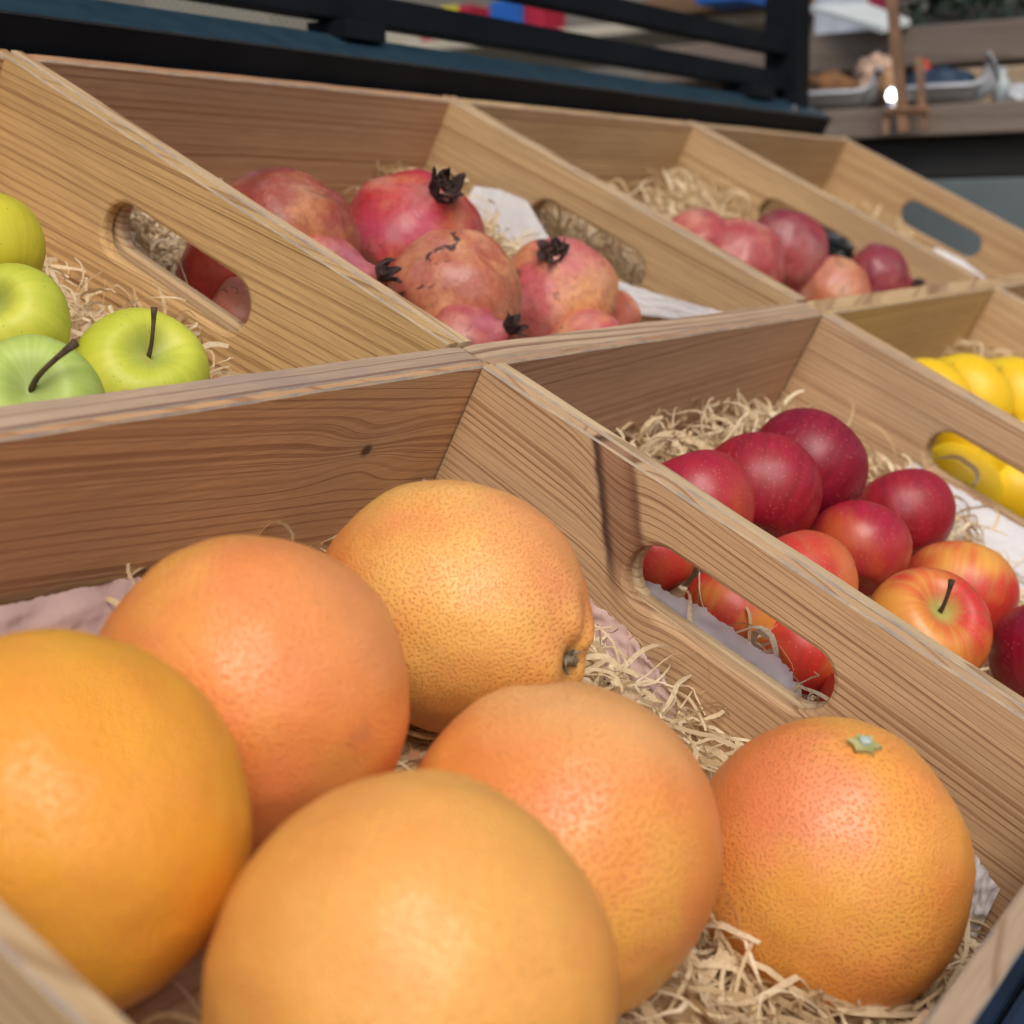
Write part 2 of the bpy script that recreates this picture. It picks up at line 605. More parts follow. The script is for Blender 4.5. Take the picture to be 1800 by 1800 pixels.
def citrus(name, seed, main, yellow, blush, yel_amt=.5, blush_dir=None, pore=.55):
    t = NT(name)
    so = (seed * .31, seed * .17, seed * .53)
    big = t.noise(14, t.mapv(loc=so), 3, .5)
    mid = t.noise(45, t.mapv(loc=so), 3, .55)
    c = t.mix(t.ramp(big, .5 - yel_amt * .3, .78 - yel_amt * .3), main, yellow)
    c = t.mix(t.ramp(mid, .35, .75, 0., .35), c, blush)
    if blush_dir:
        for (d, lo, hi, amt, colr) in blush_dir:
            dp = t.n('VectorMath', operation='DOT_PRODUCT')
            nm = t.n('VectorMath', operation='NORMALIZE')
            t.put(nm.inputs[0], t.obj())
            t.put(dp.inputs[0], nm.outputs[0])
            dp.inputs[1].default_value = Vector(d).normalized()
            v = t.math('ADD', dp.outputs['Value'], t.math('MULTIPLY', t.math('SUBTRACT', mid, .5), .25))
            c = t.mix(t.ramp(v, lo, hi, 0., amt), c, colr)
    v = t.vor(23, t.surf2d(0.), .9)
    v.voronoi_dimensions = '2D'
    v2 = t.vor(760, t.mapv(loc=so))
    dot = t.ramp(v.outputs['Distance'], .10, .33, 1., 0.)
    dot2 = t.ramp(v2.outputs['Distance'], .05, .4, 1., 0.)
    vis = t.ramp(t.noise(30, t.mapv(loc=so)), .3, .65, .6, 1.)
    dd = t.math('MULTIPLY', dot, vis)
    c = t.mix(t.math('MULTIPLY', dd, pore * .68), c, (.58, .155, .02))
    sp = t.ramp(t.noise(38, t.mapv(loc=(so[1], so[2], so[0])), 5, .7), .69, .76, 0., .3)
    c = t.mix(sp, c, (.30, .12, .05))
    h = t.math('ADD', t.math('MULTIPLY', dot, -.7), t.math('MULTIPLY', dot2, -.35))
    h = t.math('ADD', h, t.math('MULTIPLY', t.noise(60, t.mapv(loc=so), 3), .8))
    return t.out(c, t.ramp(mid, .3, .7, .32, .42), t.bump(h, .00038, .85), Specular_IOR_Level=.5,
                 Subsurface_Weight=.16, Subsurface_Radius=(1., .45, .12), Subsurface_Scale=.004)


def grapefruit(R, seed, squash=1.0, neck=0., neck_w=.55, ridges=True):
    so = Vector((seed * 3.1, seed * 1.7, seed))

    def fn(th, ph):
        d = Vector((math.sin(th) * math.cos(ph), math.sin(th) * math.sin(ph), math.cos(th)))
        r = R * (1 + .030 * noise.noise(d * 1.5 + so) + .009 * noise.noise(d * 4.5 + so) + .0025 * noise.noise(d * 13 + so))
        if neck:
            k = math.exp(-(th / neck_w) ** 2)
            r *= 1 + neck * k
            if ridges:
                r *= 1 - .11 * math.exp(-(th / .17) ** 2)
                r *= 1 + .035 * math.sin(ph * 4 + 1.6 * math.sin(ph + 1)) * math.exp(-((th - .33) / .20) ** 2) * .6
        else:
            r *= 1 - .035 * math.exp(-(th / .16) ** 2)
        r *= 1 - .02 * math.exp(-((math.pi - th) / .18) ** 2)
        return Vector((d.x * r, d.y * r, d.z * r * squash))
    return round_mesh('grapefruit', fn, 128, 96)


# ---- grapefruits (position in crate units u, v, n and radius R)
OR, YE, BL = (.80, .285, .060), (.83, .43, .088), (.79, .225, .10)
FR_GRAPE = []


def put_grape(label, u, v, n, R, axis, mat, seed, squash=.98, neck=0., spin=0., neck_w=.55, ridges=True):
    o = link('grapefruit', grapefruit(R * S, seed, squash, neck, neck_w, ridges), mat, smooth=True)
    o.matrix_world = axis_matrix(W(u, v, n), view_axis(*axis), spin)
    tag(o, label, 'grapefruit', 'grapefruits heaped in the front crate')
    FR_GRAPE.append((W(u, v, n), R * S))
    return o


def ld(axis, d):
    """direction given as (right, up, towards viewer), turned into the fruit's own axes"""
    return axis_matrix(Vector((0, 0, 0)), view_axis(*axis)).to_3x3().inverted() @ view_axis(*d)


X1 = (.82, -.34, .44)
g1 = put_grape('pale yellow-orange grapefruit with a dry stem sunk in its right end, against the back corner', .689, -.242, -.095, .1105, X1,
               citrus('grapefruit_skin_pale', 1, OR, (.84, .47, .12), BL, .75,
                      [(ld(X1, (.75, .45, .4)), .60, 1.0, .6, (.80, .265, .11)), (ld(X1, (-.9, .1, .2)), .70, .98, .7, (.78, .22, .05)), (ld(X1, (.2, -.9, .3)), .5, .95, .5, (.80, .28, .05))], .9), 1.0, 1.13, .04)
X2 = (.2, .3, -.9)
g2 = put_grape('smooth orange grapefruit with faint brown bruises, behind the others on the left', .408, -.250, -.100, .1192, X2,
               citrus('grapefruit_skin_orange', 2, (.80, .270, .068), YE, BL, .2, [(ld(X2, (.6, .5, .3)), .7, 1., .5, (.78, .34, .12)), (ld(X2, (.74, -.08, .66)), .985, 1.03, .55, (.42, .20, .09)), (ld(X2, (.55, .55, .62)), 1.0, 1.04, .5, (.40, .19, .09))], .45), 2.0)
g3 = put_grape('blurred golden-orange grapefruit cut off by the left edge of the picture', .183, -.288, -.100, .1193, (-.5, -.6, -.6),
               citrus('grapefruit_skin_golden', 3, (.80, .315, .028), (.83, .40, .038), OR, .7, None, .15), 3.0)
g4 = put_grape('blurred peach-orange grapefruit nearest the viewer, at the bottom edge', .241, -.524, -.070, .1201, (-.08, .95, .10),
               citrus('grapefruit_skin_peach', 4, (.80, .325, .07), (.83, .41, .095), OR, .6, None, .25), 4.0, 1.0, .09, 0., .75, False)
X5 = (-.12, .98, -.15)
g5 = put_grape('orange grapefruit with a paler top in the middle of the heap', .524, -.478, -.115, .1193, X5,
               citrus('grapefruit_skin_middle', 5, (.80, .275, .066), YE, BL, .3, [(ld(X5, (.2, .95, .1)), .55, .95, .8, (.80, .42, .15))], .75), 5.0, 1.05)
X6 = (.13, .85, .50)
g6 = put_grape('pink-blushed grapefruit with a green star-shaped stem end on top, by the front wall', .780, -.620, -.142, .1235, X6,
               citrus('grapefruit_skin_blushed', 6, (.80, .31, .055), (.83, .42, .085), BL, .5,
                      [(ld(X6, (-.36, .62, .70)), .80, 1.0, .62, (.80, .25, .165)), (ld(X6, (-.7, .6, .2)), .60, .98, .7, (.80, .22, .06))], .8), 6.0, 1.045, .055, 0., .6, False)

STEMD = plain('dry_stem', (.22, .18, .11), .8, .5, 300, bump=.0005)
t = NT('calyx_green')
CAL = t.out(t.mix(t.ramp(t.noise(250, detail=3), .35, .65), (.30, .29, .09), (.46, .43, .19)), .6)
PITH = plain('stem_scar', (.42, .50, .45), .7, .2, 300)


def star(name, R, rin, h, k, seed, curl=0.):
    vs_, fs = [], []
    r_ = random.Random(seed)
    n = k * 2
    for lay in range(2):
        for i in range(n):
            a = 2 * math.pi * i / n + r_.uniform(-.12, .12) * (1 - lay)
            rr = (R if i % 2 == 0 else rin) * r_.uniform(.85, 1.12)
            vs_.append((math.cos(a) * rr, math.sin(a) * rr, (curl if i % 2 == 0 else 0) + (h if lay else 0)))
    fs = loops_to_faces(n, True, 2)
    fs.append(tuple(range(n, 2 * n)))
    fs.append(tuple(reversed(range(n))))
    return mesh(name, vs_, fs)


o = link('calyx', star('calyx', .0060, .0040, .0018, 6, 3), CAL, g6)
o.location = (0, 0, g6.data.vertices[0].co.z)
s_ = link('stem_scar', tube_mesh('stem_scar', [(0, 0, .0012), (0, 0, .0030), (0, 0, .0034)], [.0022, .0020, .0012], 12), PITH, o)
o = link('stem', tube_mesh('stem', [(0, 0, -.004), (.0003, 0, .0015), (.001, .0003, .004)], [.0026, .0024, .0016], 8), STEMD, g1)
o.location = (0, 0, g1.data.vertices[0].co.z + .001)
for k in range(5):
    a = k * 1.257 + .3
    sp = link('sepal', tube_mesh('sepal', [(0, 0, 0), (math.cos(a) * .003, math.sin(a) * .003, .001), (math.cos(a) * .0055, math.sin(a) * .0055, .0028)], [.0013, .0011, .0003], 6), STEMD, o)

# ---- apples


def apple_mesh(R, seed, tall=.92, dimple=.22, lobes=.018):
    so = Vector((seed * 2.3, seed, seed * .7))

    def fn(th, ph):
        d = Vector((math.sin(th) * math.cos(ph), math.sin(th) * math.sin(ph), math.cos(th)))
        r = R * (1 + .03 * noise.noise(d * 1.2 + so) + .006 * noise.noise(d * 4 + so))
        r *= 1 + lobes * math.cos(ph * 5 + seed) * (.25 + .75 * max(0, -d.z))
        s = math.sin(th)
        taper = 1 + .05 * d.z
        z = R * tall * d.z * (1 + .02 * noise.noise(d * 1.5 - so))
        z -= R * dimple * 1.9 * math.exp(-(th / (.40 + .07 * math.cos(2 * ph + seed))) ** 2) * (1 + .12 * math.cos(ph + seed * 2))
        z += R * dimple * 1.1 * math.exp(-((math.pi - th) / .30) ** 2)
        return Vector((d.x * r * taper, d.y * r * taper, z))
    return round_mesh('apple', fn, 80, 64)


def apple_skin(name, seed, red, under, amount, edge=.25, top=None, dots=.42, dotc=(.70, .36, .24), rough=.36):
    """red flush laid over an under colour, streaked along meridians, with pale lenticels"""
    t = NT(name)
    so = (seed * .31, seed * .17, seed * .53)
    x, y, z = t.sep()
    ang = t.math('ARCTAN2', y, x)
    st = t.noise(1, t.comb(t.math('MULTIPLY', ang, 7.), t.math('MULTIPLY', z, 26.), seed), 4, .6)
    big = t.noise(19, t.mapv(loc=so), 2, .5)
    q = t.math('ADD', t.math('MULTIPLY', st, .22), t.math('MULTIPLY', big, 1.0))
    f = t.ramp(q, .94 - amount * .75, .94 - amount * .75 + edge)
    var = t.mix(t.ramp(st, .3, .7), tuple(k * .82 for k in red), tuple(min(1, k * 1.15) for k in red))
    und = t.mix(t.ramp(big, .35, .65), under, tuple(min(1, k * a) for k, a in zip(under, (1.08, 1.3, 1.1))))
    c = t.mix(f, und, var)
    if top:
        rr = t.math('SQRT', t.math('ADD', t.math('MULTIPLY', x, x), t.math('MULTIPLY', y, y)))
        tm = t.math('MULTIPLY', t.ramp(rr, .002, .012, 1., 0.), t.ramp(z, 0., .006))
        c = t.mix(tm, c, top)
    v = t.vor(620, t.mapv(loc=so))
    big_d = t.ramp(v.outputs['Distance'], .12, .26, 1., 0.)
    gate = t.n('SeparateColor')
    t.put(gate.inputs[0], v.outputs['Color'])
    dd = t.math('MULTIPLY', big_d, t.ramp(gate.outputs[0], .35, .8))
    c = t.mix(t.math('MULTIPLY', dd, dots), c, dotc)
    return t.out(c, t.ramp(big, .3, .7, rough - .04, rough + .08), t.bump(t.noise(90, t.mapv(loc=so), 3), .0004, .5),
                 Specular_IOR_Level=.5, Subsurface_Weight=.06, Subsurface_Radius=(1., .3, .15), Subsurface_Scale=.003)


STEM = plain('apple_stem', (.075, .045, .022), .65, .5, 200, bump=.0006)
CRIM = (.30, .009, .021)
CRIM2 = (.23, .006, .021)
RED = (.46, .022, .022)
AP_ALL = []
sk = {
    'crim': apple_skin('apple_crimson', 1, CRIM, (.42, .05, .03), .95),
    'crimb': apple_skin('apple_deep_crimson', 5, CRIM2, (.36, .03, .03), 1.0),
    'crimr': apple_skin('apple_crimson_red', 8, (.36, .013, .03), (.5, .09, .03), .85),
    'orange': apple_skin('apple_orange_flush', 3, (.55, .035, .022), (.74, .34, .06), .60, .24, (.42, .42, .10)),
    'orange2': apple_skin('apple_orange_red', 9, (.54, .03, .022), (.72, .31, .055), .66, .26, (.42, .40, .10)),
    'redor': apple_skin('apple_red_orange', 11, (.50, .03, .022), (.64, .17, .05), .72, .3),
}


def put_apple(label, u, v, n, R, axis, mat, seed, stem=None, group='apples heaped in the front row crate', cat='apple', tall=.92, dimple=.2, spin=0., lobes=.018, store=None):
    o = link('apple', apple_mesh(R * S, seed, tall, dimple, lobes), mat, smooth=True)
    o.matrix_world = axis_matrix(W(u, v, n), view_axis(*axis), spin)
    tag(o, label, cat, group)
    (store if store is not None else AP_ALL).append((W(u, v, n), R * S))
    if stem:
        tx, ty, L, rs = stem            # lean seen from the front (right, up), length, radius
        ln = o.matrix_world.to_3x3().inverted() @ (RGT * tx + UPV * ty)
        bx, by = ln.x, ln.y
        L = L + ln.z
        z0 = R * S * (tall - dimple * 1.9) - .001
        pth, rr = [], []
        for i in range(9):
            f = i / 8
            pth.append((bx * f * f, by * f * f, z0 + L * f))
            rr.append(rs * (1.15 - .3 * math.sin(f * 2.6) + (.5 * max(0, f - .8) / .2)))
        link('stem', tube_mesh('stem', pth, rr, 9), STEM, o, True)
    return o


put_apple('matte crimson apple at the left of the heap, beside the divider of the grapefruit crate', 1.253, -.216, -.110, .0735, (-.3, .9, -.4), sk['crimr'], 1)
put_apple('glossy crimson apple with a lit red cheek, second from the left', 1.394, -.236, -.100, .0785, (.2, .85, -.5), sk['crim'], 2)
put_apple('dark crimson apple at the very back of the heap on the straw', 1.522, -.240, -.080, .0785, (.5, .8, -.4), sk['crimb'], 3)
put_apple('crimson apple at the right of the heap nearest the yellow fruit crate', 1.706, -.344, -.125, .0725, (-.2, .9, -.25), sk['crim'], 4)
put_apple('dusky crimson apple in the centre of the heap, in front of the rearmost ones', 1.478, -.361, -.123, .0660, (.15, .9, -.5), sk['crimr'], 5, spin=1.)
put_apple('yellow-orange apple flushed red at its foot, without a visible stem', 1.618, -.476, -.150, .0775, (.3, .88, -.35), sk['orange'], 6, spin=2.2)
put_apple('orange-red apple with a dark upright stem in a greenish hollow', 1.385, -.499, -.130, .0755, (.16, .55, .80), sk['orange2'], 7, stem=(.001, .009, .014, .0012), spin=.5)
put_apple('small slice of a pinkish red apple just above the divider edge', 1.262, -.366, -.128, .0720, (-.3, .9, -.4), sk['redor'], 8)
put_apple('dark plum-red apple at the right edge of the picture', 1.535, -.622, -.130, .0750, (.4, .8, -.4), sk['crimb'], 9)
put_apple('red apple seen through the top end of the hand slot behind the grapefruits', 1.150, -.230, -.150, .052, (-.5, .9, -.2), sk['redor'], 10)
put_apple('orange-pink apple seen through the middle of the hand slot', 1.158, -.340, -.158, .056, (.5, .9, -.2), sk['orange2'], 11, spin=1.5)
put_apple('orange apple seen through the lower half of the hand slot', 1.185, -.420, -.165, .054, (.3, .9, -.3), sk['orange'], 12, spin=4.)
put_apple('bright red apple seen through the bottom end of the hand slot', 1.150, -.530, -.158, .060, (.5, .6, -.4), sk['redor'], 13, spin=2.)

# ---- green apples
GA = []


def green_skin(name, seed, a, b):
    t = NT(name)
    so = (seed * .31, seed * .17, seed * .53)
    x, y, z = t.sep()
    ang = t.math('ARCTAN2', y, x)
    st = t.noise(1, t.comb(t.math('MULTIPLY', ang, 5.), t.math('MULTIPLY', z, 18.), seed), 4, .6)
    big = t.noise(22, t.mapv(loc=so), 3, .5)
    c = t.mix(t.ramp(t.math('ADD', t.math('MULTIPLY', st, .5), t.math('MULTIPLY', big, .6)), .42, .68), a, b)
    rr = t.math('SQRT', t.math('ADD', t.math('MULTIPLY', x, x), t.math('MULTIPLY', y, y)))
    tm = t.math('MULTIPLY', t.ramp(rr, .002, .015, .55, 0.), t.ramp(z, 0., .006))
    c = t.mix(tm, c, (.22, .28, .10))
    v = t.vor(360, t.mapv(loc=so))
    gate = t.n('SeparateColor')
    t.put(gate.inputs[0], v.outputs['Color'])
    dd = t.math('MULTIPLY', t.ramp(v.outputs['Distance'], .08, .2, 1., 0.), t.ramp(gate.outputs[0], .6, .7))
    c = t.mix(t.math('MULTIPLY', dd, .6), c, (.20, .22, .03))
    sc_ = t.ramp(t.noise(30, t.mapv(loc=(so[2], so[0], so[1])), 4, .6), .68, .74, 0., .5)
    c = t.mix(sc_, c, (.42, .26, .04))
    return t.out(c, .48, t.bump(t.noise(70, t.mapv(loc=so), 3), .0007, .6), Specular_IOR_Level=.45,
                 Subsurface_Weight=.08, Subsurface_Radius=(.7, 1., .2), Subsurface_Scale=.003)


gs1 = green_skin('green_apple_yellowish', 1, (.46, .40, .02), (.58, .52, .03))
gs2 = green_skin('green_apple_lime', 2, (.46, .50, .04), (.56, .57, .06))
gs3 = green_skin('green_apple_green', 3, (.36, .48, .08), (.46, .56, .14))
GG = 'yellow-green apples in the back row crate'
put_apple('mustard-yellow apple at the left edge, highest of the yellow-green apples', .727, .440, -.100, .0625, (-.5, .6, -.3), gs1, 21, group=GG, store=GA)
put_apple('yellow-green apple at the left edge with its stem just inside the picture', .634, .291, -.100, .0590, (-.22, .42, .88), gs2, 22, (-.001, .010, .010, .0013), group=GG, store=GA, lobes=.03)
put_apple('lime-yellow apple with a short upright stem, beside the hand slot', .736, .203, -.117, .0690, (.40, .48, .78), gs2, 23, (.000, .015, .011, .0010), group=GG, store=GA, tall=.86, lobes=.04, spin=.9)
put_apple('pale green apple with a long leaning brown stem, against the front rail', .527, .138, -.092, .0630, (.25, .40, .88), gs3, 24, (.016, .011, .013, .0012), group=GG, store=GA, lobes=.035, spin=-.4)

# ---- pomegranates
PM1, PM2 = [], []


def pom_skin(name, seed, a, b, c3, spots=.7, red=.5):
    t = NT(name)
    so = (seed * .31, seed * .17, seed * .53)
    x, y, z = t.sep()
    ang = t.math('ARCTAN2', y, x)
    st = t.noise(1, t.comb(t.math('MULTIPLY', ang, 3.), t.math('MULTIPLY', z, 14.), seed), 4, .6)
    big = t.noise(26, t.mapv(loc=so), 4, .6)
    c = t.mix(t.ramp(t.math('ADD', t.math('MULTIPLY', st, .15), t.math('MULTIPLY', big, .95)), .56 - red * .15, .74 - red * .15), a, b)
    c = t.mix(t.ramp(t.noise(12, t.mapv(loc=(so[2], so[0], so[1])), 3, .6), .48, .66, 0., .8), c, c3)
    fine = t.noise(230, t.mapv(loc=so), 4, .65)
    c = t.mix(t.ramp(fine, .40, .72, 0., .5), c, tuple(k * .6 for k in a))
    sn = t.noise(1, t.mapv((70, 70, 40), so), 4, .62, .8)
    sp = t.ramp(sn, .61, .66, 0., spots)
    dust = t.ramp(t.noise(34, t.mapv(loc=(so[1], so[2], so[0])), 4, .6), .45, .72, 0., .38)
    c = t.mix(dust, c, (.50, .30, .25))
    c = t.mix(sp, c, (.06, .028, .02))
    h = t.math('ADD', t.math('MULTIPLY', t.noise(60, t.mapv(loc=so), 3), 2.), fine)
    h = t.math('SUBTRACT', h, sp)
    return t.out(c, t.ramp(big, .3, .7, .30, .46), t.bump(h, .0006, .6), Specular_IOR_Level=.5,
                 Subsurface_Weight=.05, Subsurface_Radius=(1., .3, .15), Subsurface_Scale=.002)


CROWN = plain('dry_crown', (.050, .025, .021), .75, .55, 160, bump=.0008)
STAM = plain('dry_stamens', (.07, .04, .03), .85, .4, 300)


def pom_mesh(R, seed, neck=1.):
    so = Vector((seed * 2.3, seed, seed * .7))

    def fn(th, ph):
        d = Vector((math.sin(th) * math.cos(ph), math.sin(th) * math.sin(ph), math.cos(th)))
        r = R * (1 + .035 * noise.noise(d * 1.1 + so) + .006 * noise.noise(d * 4 + so))
        r *= 1 + .013 * math.cos(ph * 6 + seed) * math.sin(th) + .07 * noise.noise(d * 1.9 - so)
        q = Vector((d.x * r, d.y * r, d.z * r * .92))
        q.z += R * .20 * neck * math.exp(-(th / .26) ** 2)
        return q
    return round_mesh('pomegranate', fn, 80, 60)


def put_pom(label, u, v, n, R, axis, mat, seed, crown=True, spin=0., clen=1., neck=1., group='pomegranates in the back row crate', store=None, flare=.5):
    o = link('pomegranate', pom_mesh(R * S, seed, neck), mat, smooth=True)
    o.matrix_world = axis_matrix(W(u, v, n), view_axis(*axis), spin)
    tag(o, label, 'pomegranate', group)
    (store if store is not None else PM1).append((W(u, v, n), R * S))
    if crown:
        r_ = random.Random(seed)
        r0 = R * S * .17
        z0 = R * S * (.92 + .17 * neck)
        # cup with pointed sepals: grid (angle x height) with a jagged rim
        nu, nh = 48, 7
        vs_, fs = [], []
        amp = [r_.uniform(.3, .85) for _ in range(6)]
        out = [r_.uniform(-.6, 1.5) * flare for _ in range(6)]
        for layer in (0, 1):
            for j in range(nh):
                for i in range(nu):
                    a = 2 * math.pi * i / nu
                    seg = (a / (2 * math.pi) * 6) % 1
                    k = int(a / (2 * math.pi) * 6) % 6
                    tip = max(0, 1 - abs(seg - .5) * 2)
                    hgt = r0 * clen * (.55 + 1.9 * amp[k] * tip ** .55)
                    f = j / (nh - 1)
                    rr = r0 * (.95 + .28 * f + out[k] * tip * f * f * 1.3) - layer * r0 * .10
                    w_ = .30 * f * noise.noise(Vector((a * 3, f * 3, seed)))
                    vs_.append((math.cos(a) * rr * (1 + w_), math.sin(a) * rr * (1 + w_), z0 - r0 * .35 + hgt * f * (1 - .25 * f * f * max(0, out[k]))))
        for layer in (0, 1):
            base_ = layer * nu * nh
            for j in range(nh - 1):
                for i in range(nu):
                    k = (i + 1) % nu
                    q = (base_ + j * nu + i, base_ + j * nu + k, base_ + (j + 1) * nu + k, base_ + (j + 1) * nu + i)
                    fs.append(q if layer == 0 else tuple(reversed(q)))
        for i in range(nu):
            k = (i + 1) % nu
            a0, b0 = (nh - 1) * nu, nu * nh + (nh - 1) * nu
            fs.append((a0 + i, a0 + k, b0 + k, b0 + i))
        cr = link('crown', mesh('crown', vs_, fs), CROWN, o, True)
        bm = []
        for k in range(44):
            a = r_.uniform(0, 6.28)
            q = r_.uniform(.05, .85) * r0
            b = r_.uniform(.4, 1.3)
            bm.append([(math.cos(a) * q, math.sin(a) * q, z0 - r0 * .3), (math.cos(a) * q * 1.2, math.sin(a) * q * 1.2, z0 + r0 * b * .6),
                       (math.cos(a + .5) * q * 1.5, math.sin(a + .5) * q * 1.5, z0 + r0 * b)])
        V, Fc = [], []
        for p3 in bm:
            tm_ = tube_mesh('tmp', p3, [r0 * .10, r0 * .08, r0 * .07], 5)
            off = len(V)
            V += [v.co.copy() for v in tm_.vertices]
            Fc += [tuple(off + i for i in p.vertices) for p in tm_.polygons]
            bpy.data.meshes.remove(tm_)
        link('stamens', mesh('stamens', V, Fc), STAM, cr)
    return o


pk = {
    'dull': pom_skin('pomegranate_dull_red', 1, (.30, .055, .03), (.46, .17, .06), (.19, .08, .085), .35, .35),
    'red': pom_skin('pomegranate_bright_red', 2, (.45, .03, .03), (.52, .13, .05), (.48, .06, .13), .35, .15),
    'tan': pom_skin('pomegranate_tan', 3, (.40, .10, .055), (.60, .27, .12), (.46, .13, .11), .95, .5),
    'pink': pom_skin('pomegranate_pink', 4, (.50, .085, .075), (.66, .30, .12), (.60, .13, .16), .5, .5),
    'purple': pom_skin('pomegranate_purple', 6, (.25, .035, .05), (.33, .045, .05), (.22, .045, .085), .3, .3),
    'rose': pom_skin('pomegranate_rose', 7, (.40, .07, .075), (.54, .19, .13), (.46, .14, .19), .4, .5),
    'slot': pom_skin('pomegranate_red_lit', 9, (.60, .05, .03), (.62, .12, .05), (.55, .07, .05), .3, .3),  # albedo raised to stand in for light reaching in behind the slot
    'slot2': pom_skin('pomegranate_freckled_lit', 10, (.62, .20, .11), (.66, .30, .17), (.60, .17, .11), .9, .5),  # freckled skin, brightened likewise against the shade behind the slot
    'peach': pom_skin('pomegranate_peach', 8, (.52, .17, .08), (.56, .25, .12), (.42, .12, .14), .4, .5),
}
put_pom('large dull brown-red pomegranate at the back, beside the divider', 1.228, .445, -.103, .1030, (-.4, -.7, -.5), pk['dull'], 1, False)
put_pom('bright red pomegranate with a tall dark crown at the back of the heap', 1.472, .410, -.090, .1050, (.40, .48, .78), pk['red'], 2, True, .3, 1.15, flare=.4)
put_pom('large tan pomegranate with black cracks and no visible crown, in the middle', 1.405, .276, -.100, .0932, (-.3, -.5, -.7), pk['tan'], 3, False)
put_pom('pink pomegranate with a wide dark crown facing up, right of the cracked one', 1.680, .267, -.110, .0925, (-.06, .56, .82), pk['pink'], 4, True, .4, .75, .7, flare=.5)
put_pom('pale pink pomegranate partly hidden by the divider, its crown pointing right', 1.195, .338, -.112, .066, (.93, .22, .25), pk['rose'], 5, True, 1., 1.25, 1.5, flare=.3)
put_pom('pomegranate low by the front rail with an open leaf-like crown', 1.345, .195, -.134, .062, (.82, .38, .42), pk['rose'], 6, True, 1.5, 1.5, 1.1, flare=1.)
put_pom('sliver of a pink pomegranate showing just above the front rail', 1.640, .170, -.140, .060, (.4, -.7, -.4), pk['pink'], 7, False)
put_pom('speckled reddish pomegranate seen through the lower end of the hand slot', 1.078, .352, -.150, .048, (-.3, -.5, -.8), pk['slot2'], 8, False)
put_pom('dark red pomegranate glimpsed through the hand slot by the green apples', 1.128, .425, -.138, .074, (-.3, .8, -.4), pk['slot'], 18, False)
put_pom('small brownish pomegranate with a dark crown hanging over the front rail', 1.800, .232, -.140, .055, (.38, -.70, .45), pk['tan'], 9, True, .7, 1.1)
PG = 'pomegranates in the purple heap'
put_pom('pale pink pomegranate mostly hidden by the divider at the left of the purple heap', 2.460, .405, -.122, .080, (-.5, -.4, -.6), pk['rose'], 11, False, group=PG, store=PM2)
put_pom('coral pink pomegranate between the divider and the purple one', 2.500, .335, -.118, .092, (-.1, -.5, -.8), pk['rose'], 12, False, 1., group=PG, store=PM2)
put_pom('round purple pomegranate at the top of the heap', 2.697, .325, -.100, .0920, (-.2, .3, -.9), pk['purple'], 13, False, group=PG, store=PM2)
put_pom('orange pomegranate low against the front rail', 2.733, .206, -.125, .078, (.3, -.5, -.8), pk['peach'], 14, False, group=PG, store=PM2)
put_pom('purple-red pomegranate with a small crown at the right of the heap', 2.893, .187, -.090, .075, (.86, -.15, .2), pk['purple'], 15, True, .5, 1., group=PG, store=PM2)
put_pom('small red pomegranate seen through the second hand slot', 2.085, .285, -.105, .030, (.3, .5, .7), pk['red'], 16, False, group=PG, store=PM2)

# ---- yellow fruit
LM = []


def lemon_mesh(R, seed, long=1.22):
    so = Vector((seed * 2.3, seed, seed * .7))

    def fn(th, ph):
        d = Vector((math.sin(th) * math.cos(ph), math.sin(th) * math.sin(ph), math.cos(th)))
        r = R * (1 + .03 * noise.noise(d * 1.4 + so))
        q = Vector((d.x * r, d.y * r, d.z * r * long))
        q.z += R * .10 * math.exp(-(th / .25) ** 2) - R * .12 * math.exp(-((math.pi - th) / .25) ** 2)
        return q
    return round_mesh('lemon', fn, 56, 44)


t = NT('lemon_skin')
c = t.mix(t.ramp(t.noise(20, detail=3), .35, .7), (.80, .50, .006), (.85, .62, .02))
c = t.mix(t.ramp(t.noise(60, detail=5), .62, .72, 0., .7), c, (.48, .27, .03))
v = t.vor(520)
LEM = t.out(c, .42, t.bump(t.ramp(v.outputs['Distance'], .1, .5), .0003, .5), Subsurface_Weight=.3, Subsurface_Radius=(1., .8, .1), Subsurface_Scale=.003)
for i, (u, v_, n, R, ax, lab) in enumerate((
        (2.285, -.170, -.098, .0600, (.75, -.6, .3), 'yellow fruit at the left of the back row, half hidden by the divider'),
        (2.400, -.205, -.085, .0635, (.65, -.7, .3), 'yellow fruit in the middle of the back row, between two others'),
        (2.545, -.255, -.085, .0680, (.5, -.8, .3), 'yellow fruit at the right edge, top of the crate'),
        (2.135, -.312, -.160, .0585, (.75, -.6, .4), 'oblong yellow fruit seen through the hand slot beside a curl of straw'),
        (2.225, -.392, -.158, .0640, (.7, -.6, -.3), 'shaded yellow fruit seen through the right part of the hand slot'),
        (2.190, -.290, -.112, .0580, (.6, -.7, .2), 'darker yellow fruit behind the oblong one in the hand slot'),
        (2.440, -.345, -.140, .0600, (.6, -.7, .2), 'yellow fruit lying lower, under the three on top'))):
    o = link('lemon', lemon_mesh(R * S, i + 1), LEM, smooth=True)
    o.matrix_world = axis_matrix(W(u, v_, n), view_axis(*ax))
    tag(o, lab, 'lemon', 'yellow fruit piled in the third front crate')
    LM.append((W(u, v_, n), R * S))

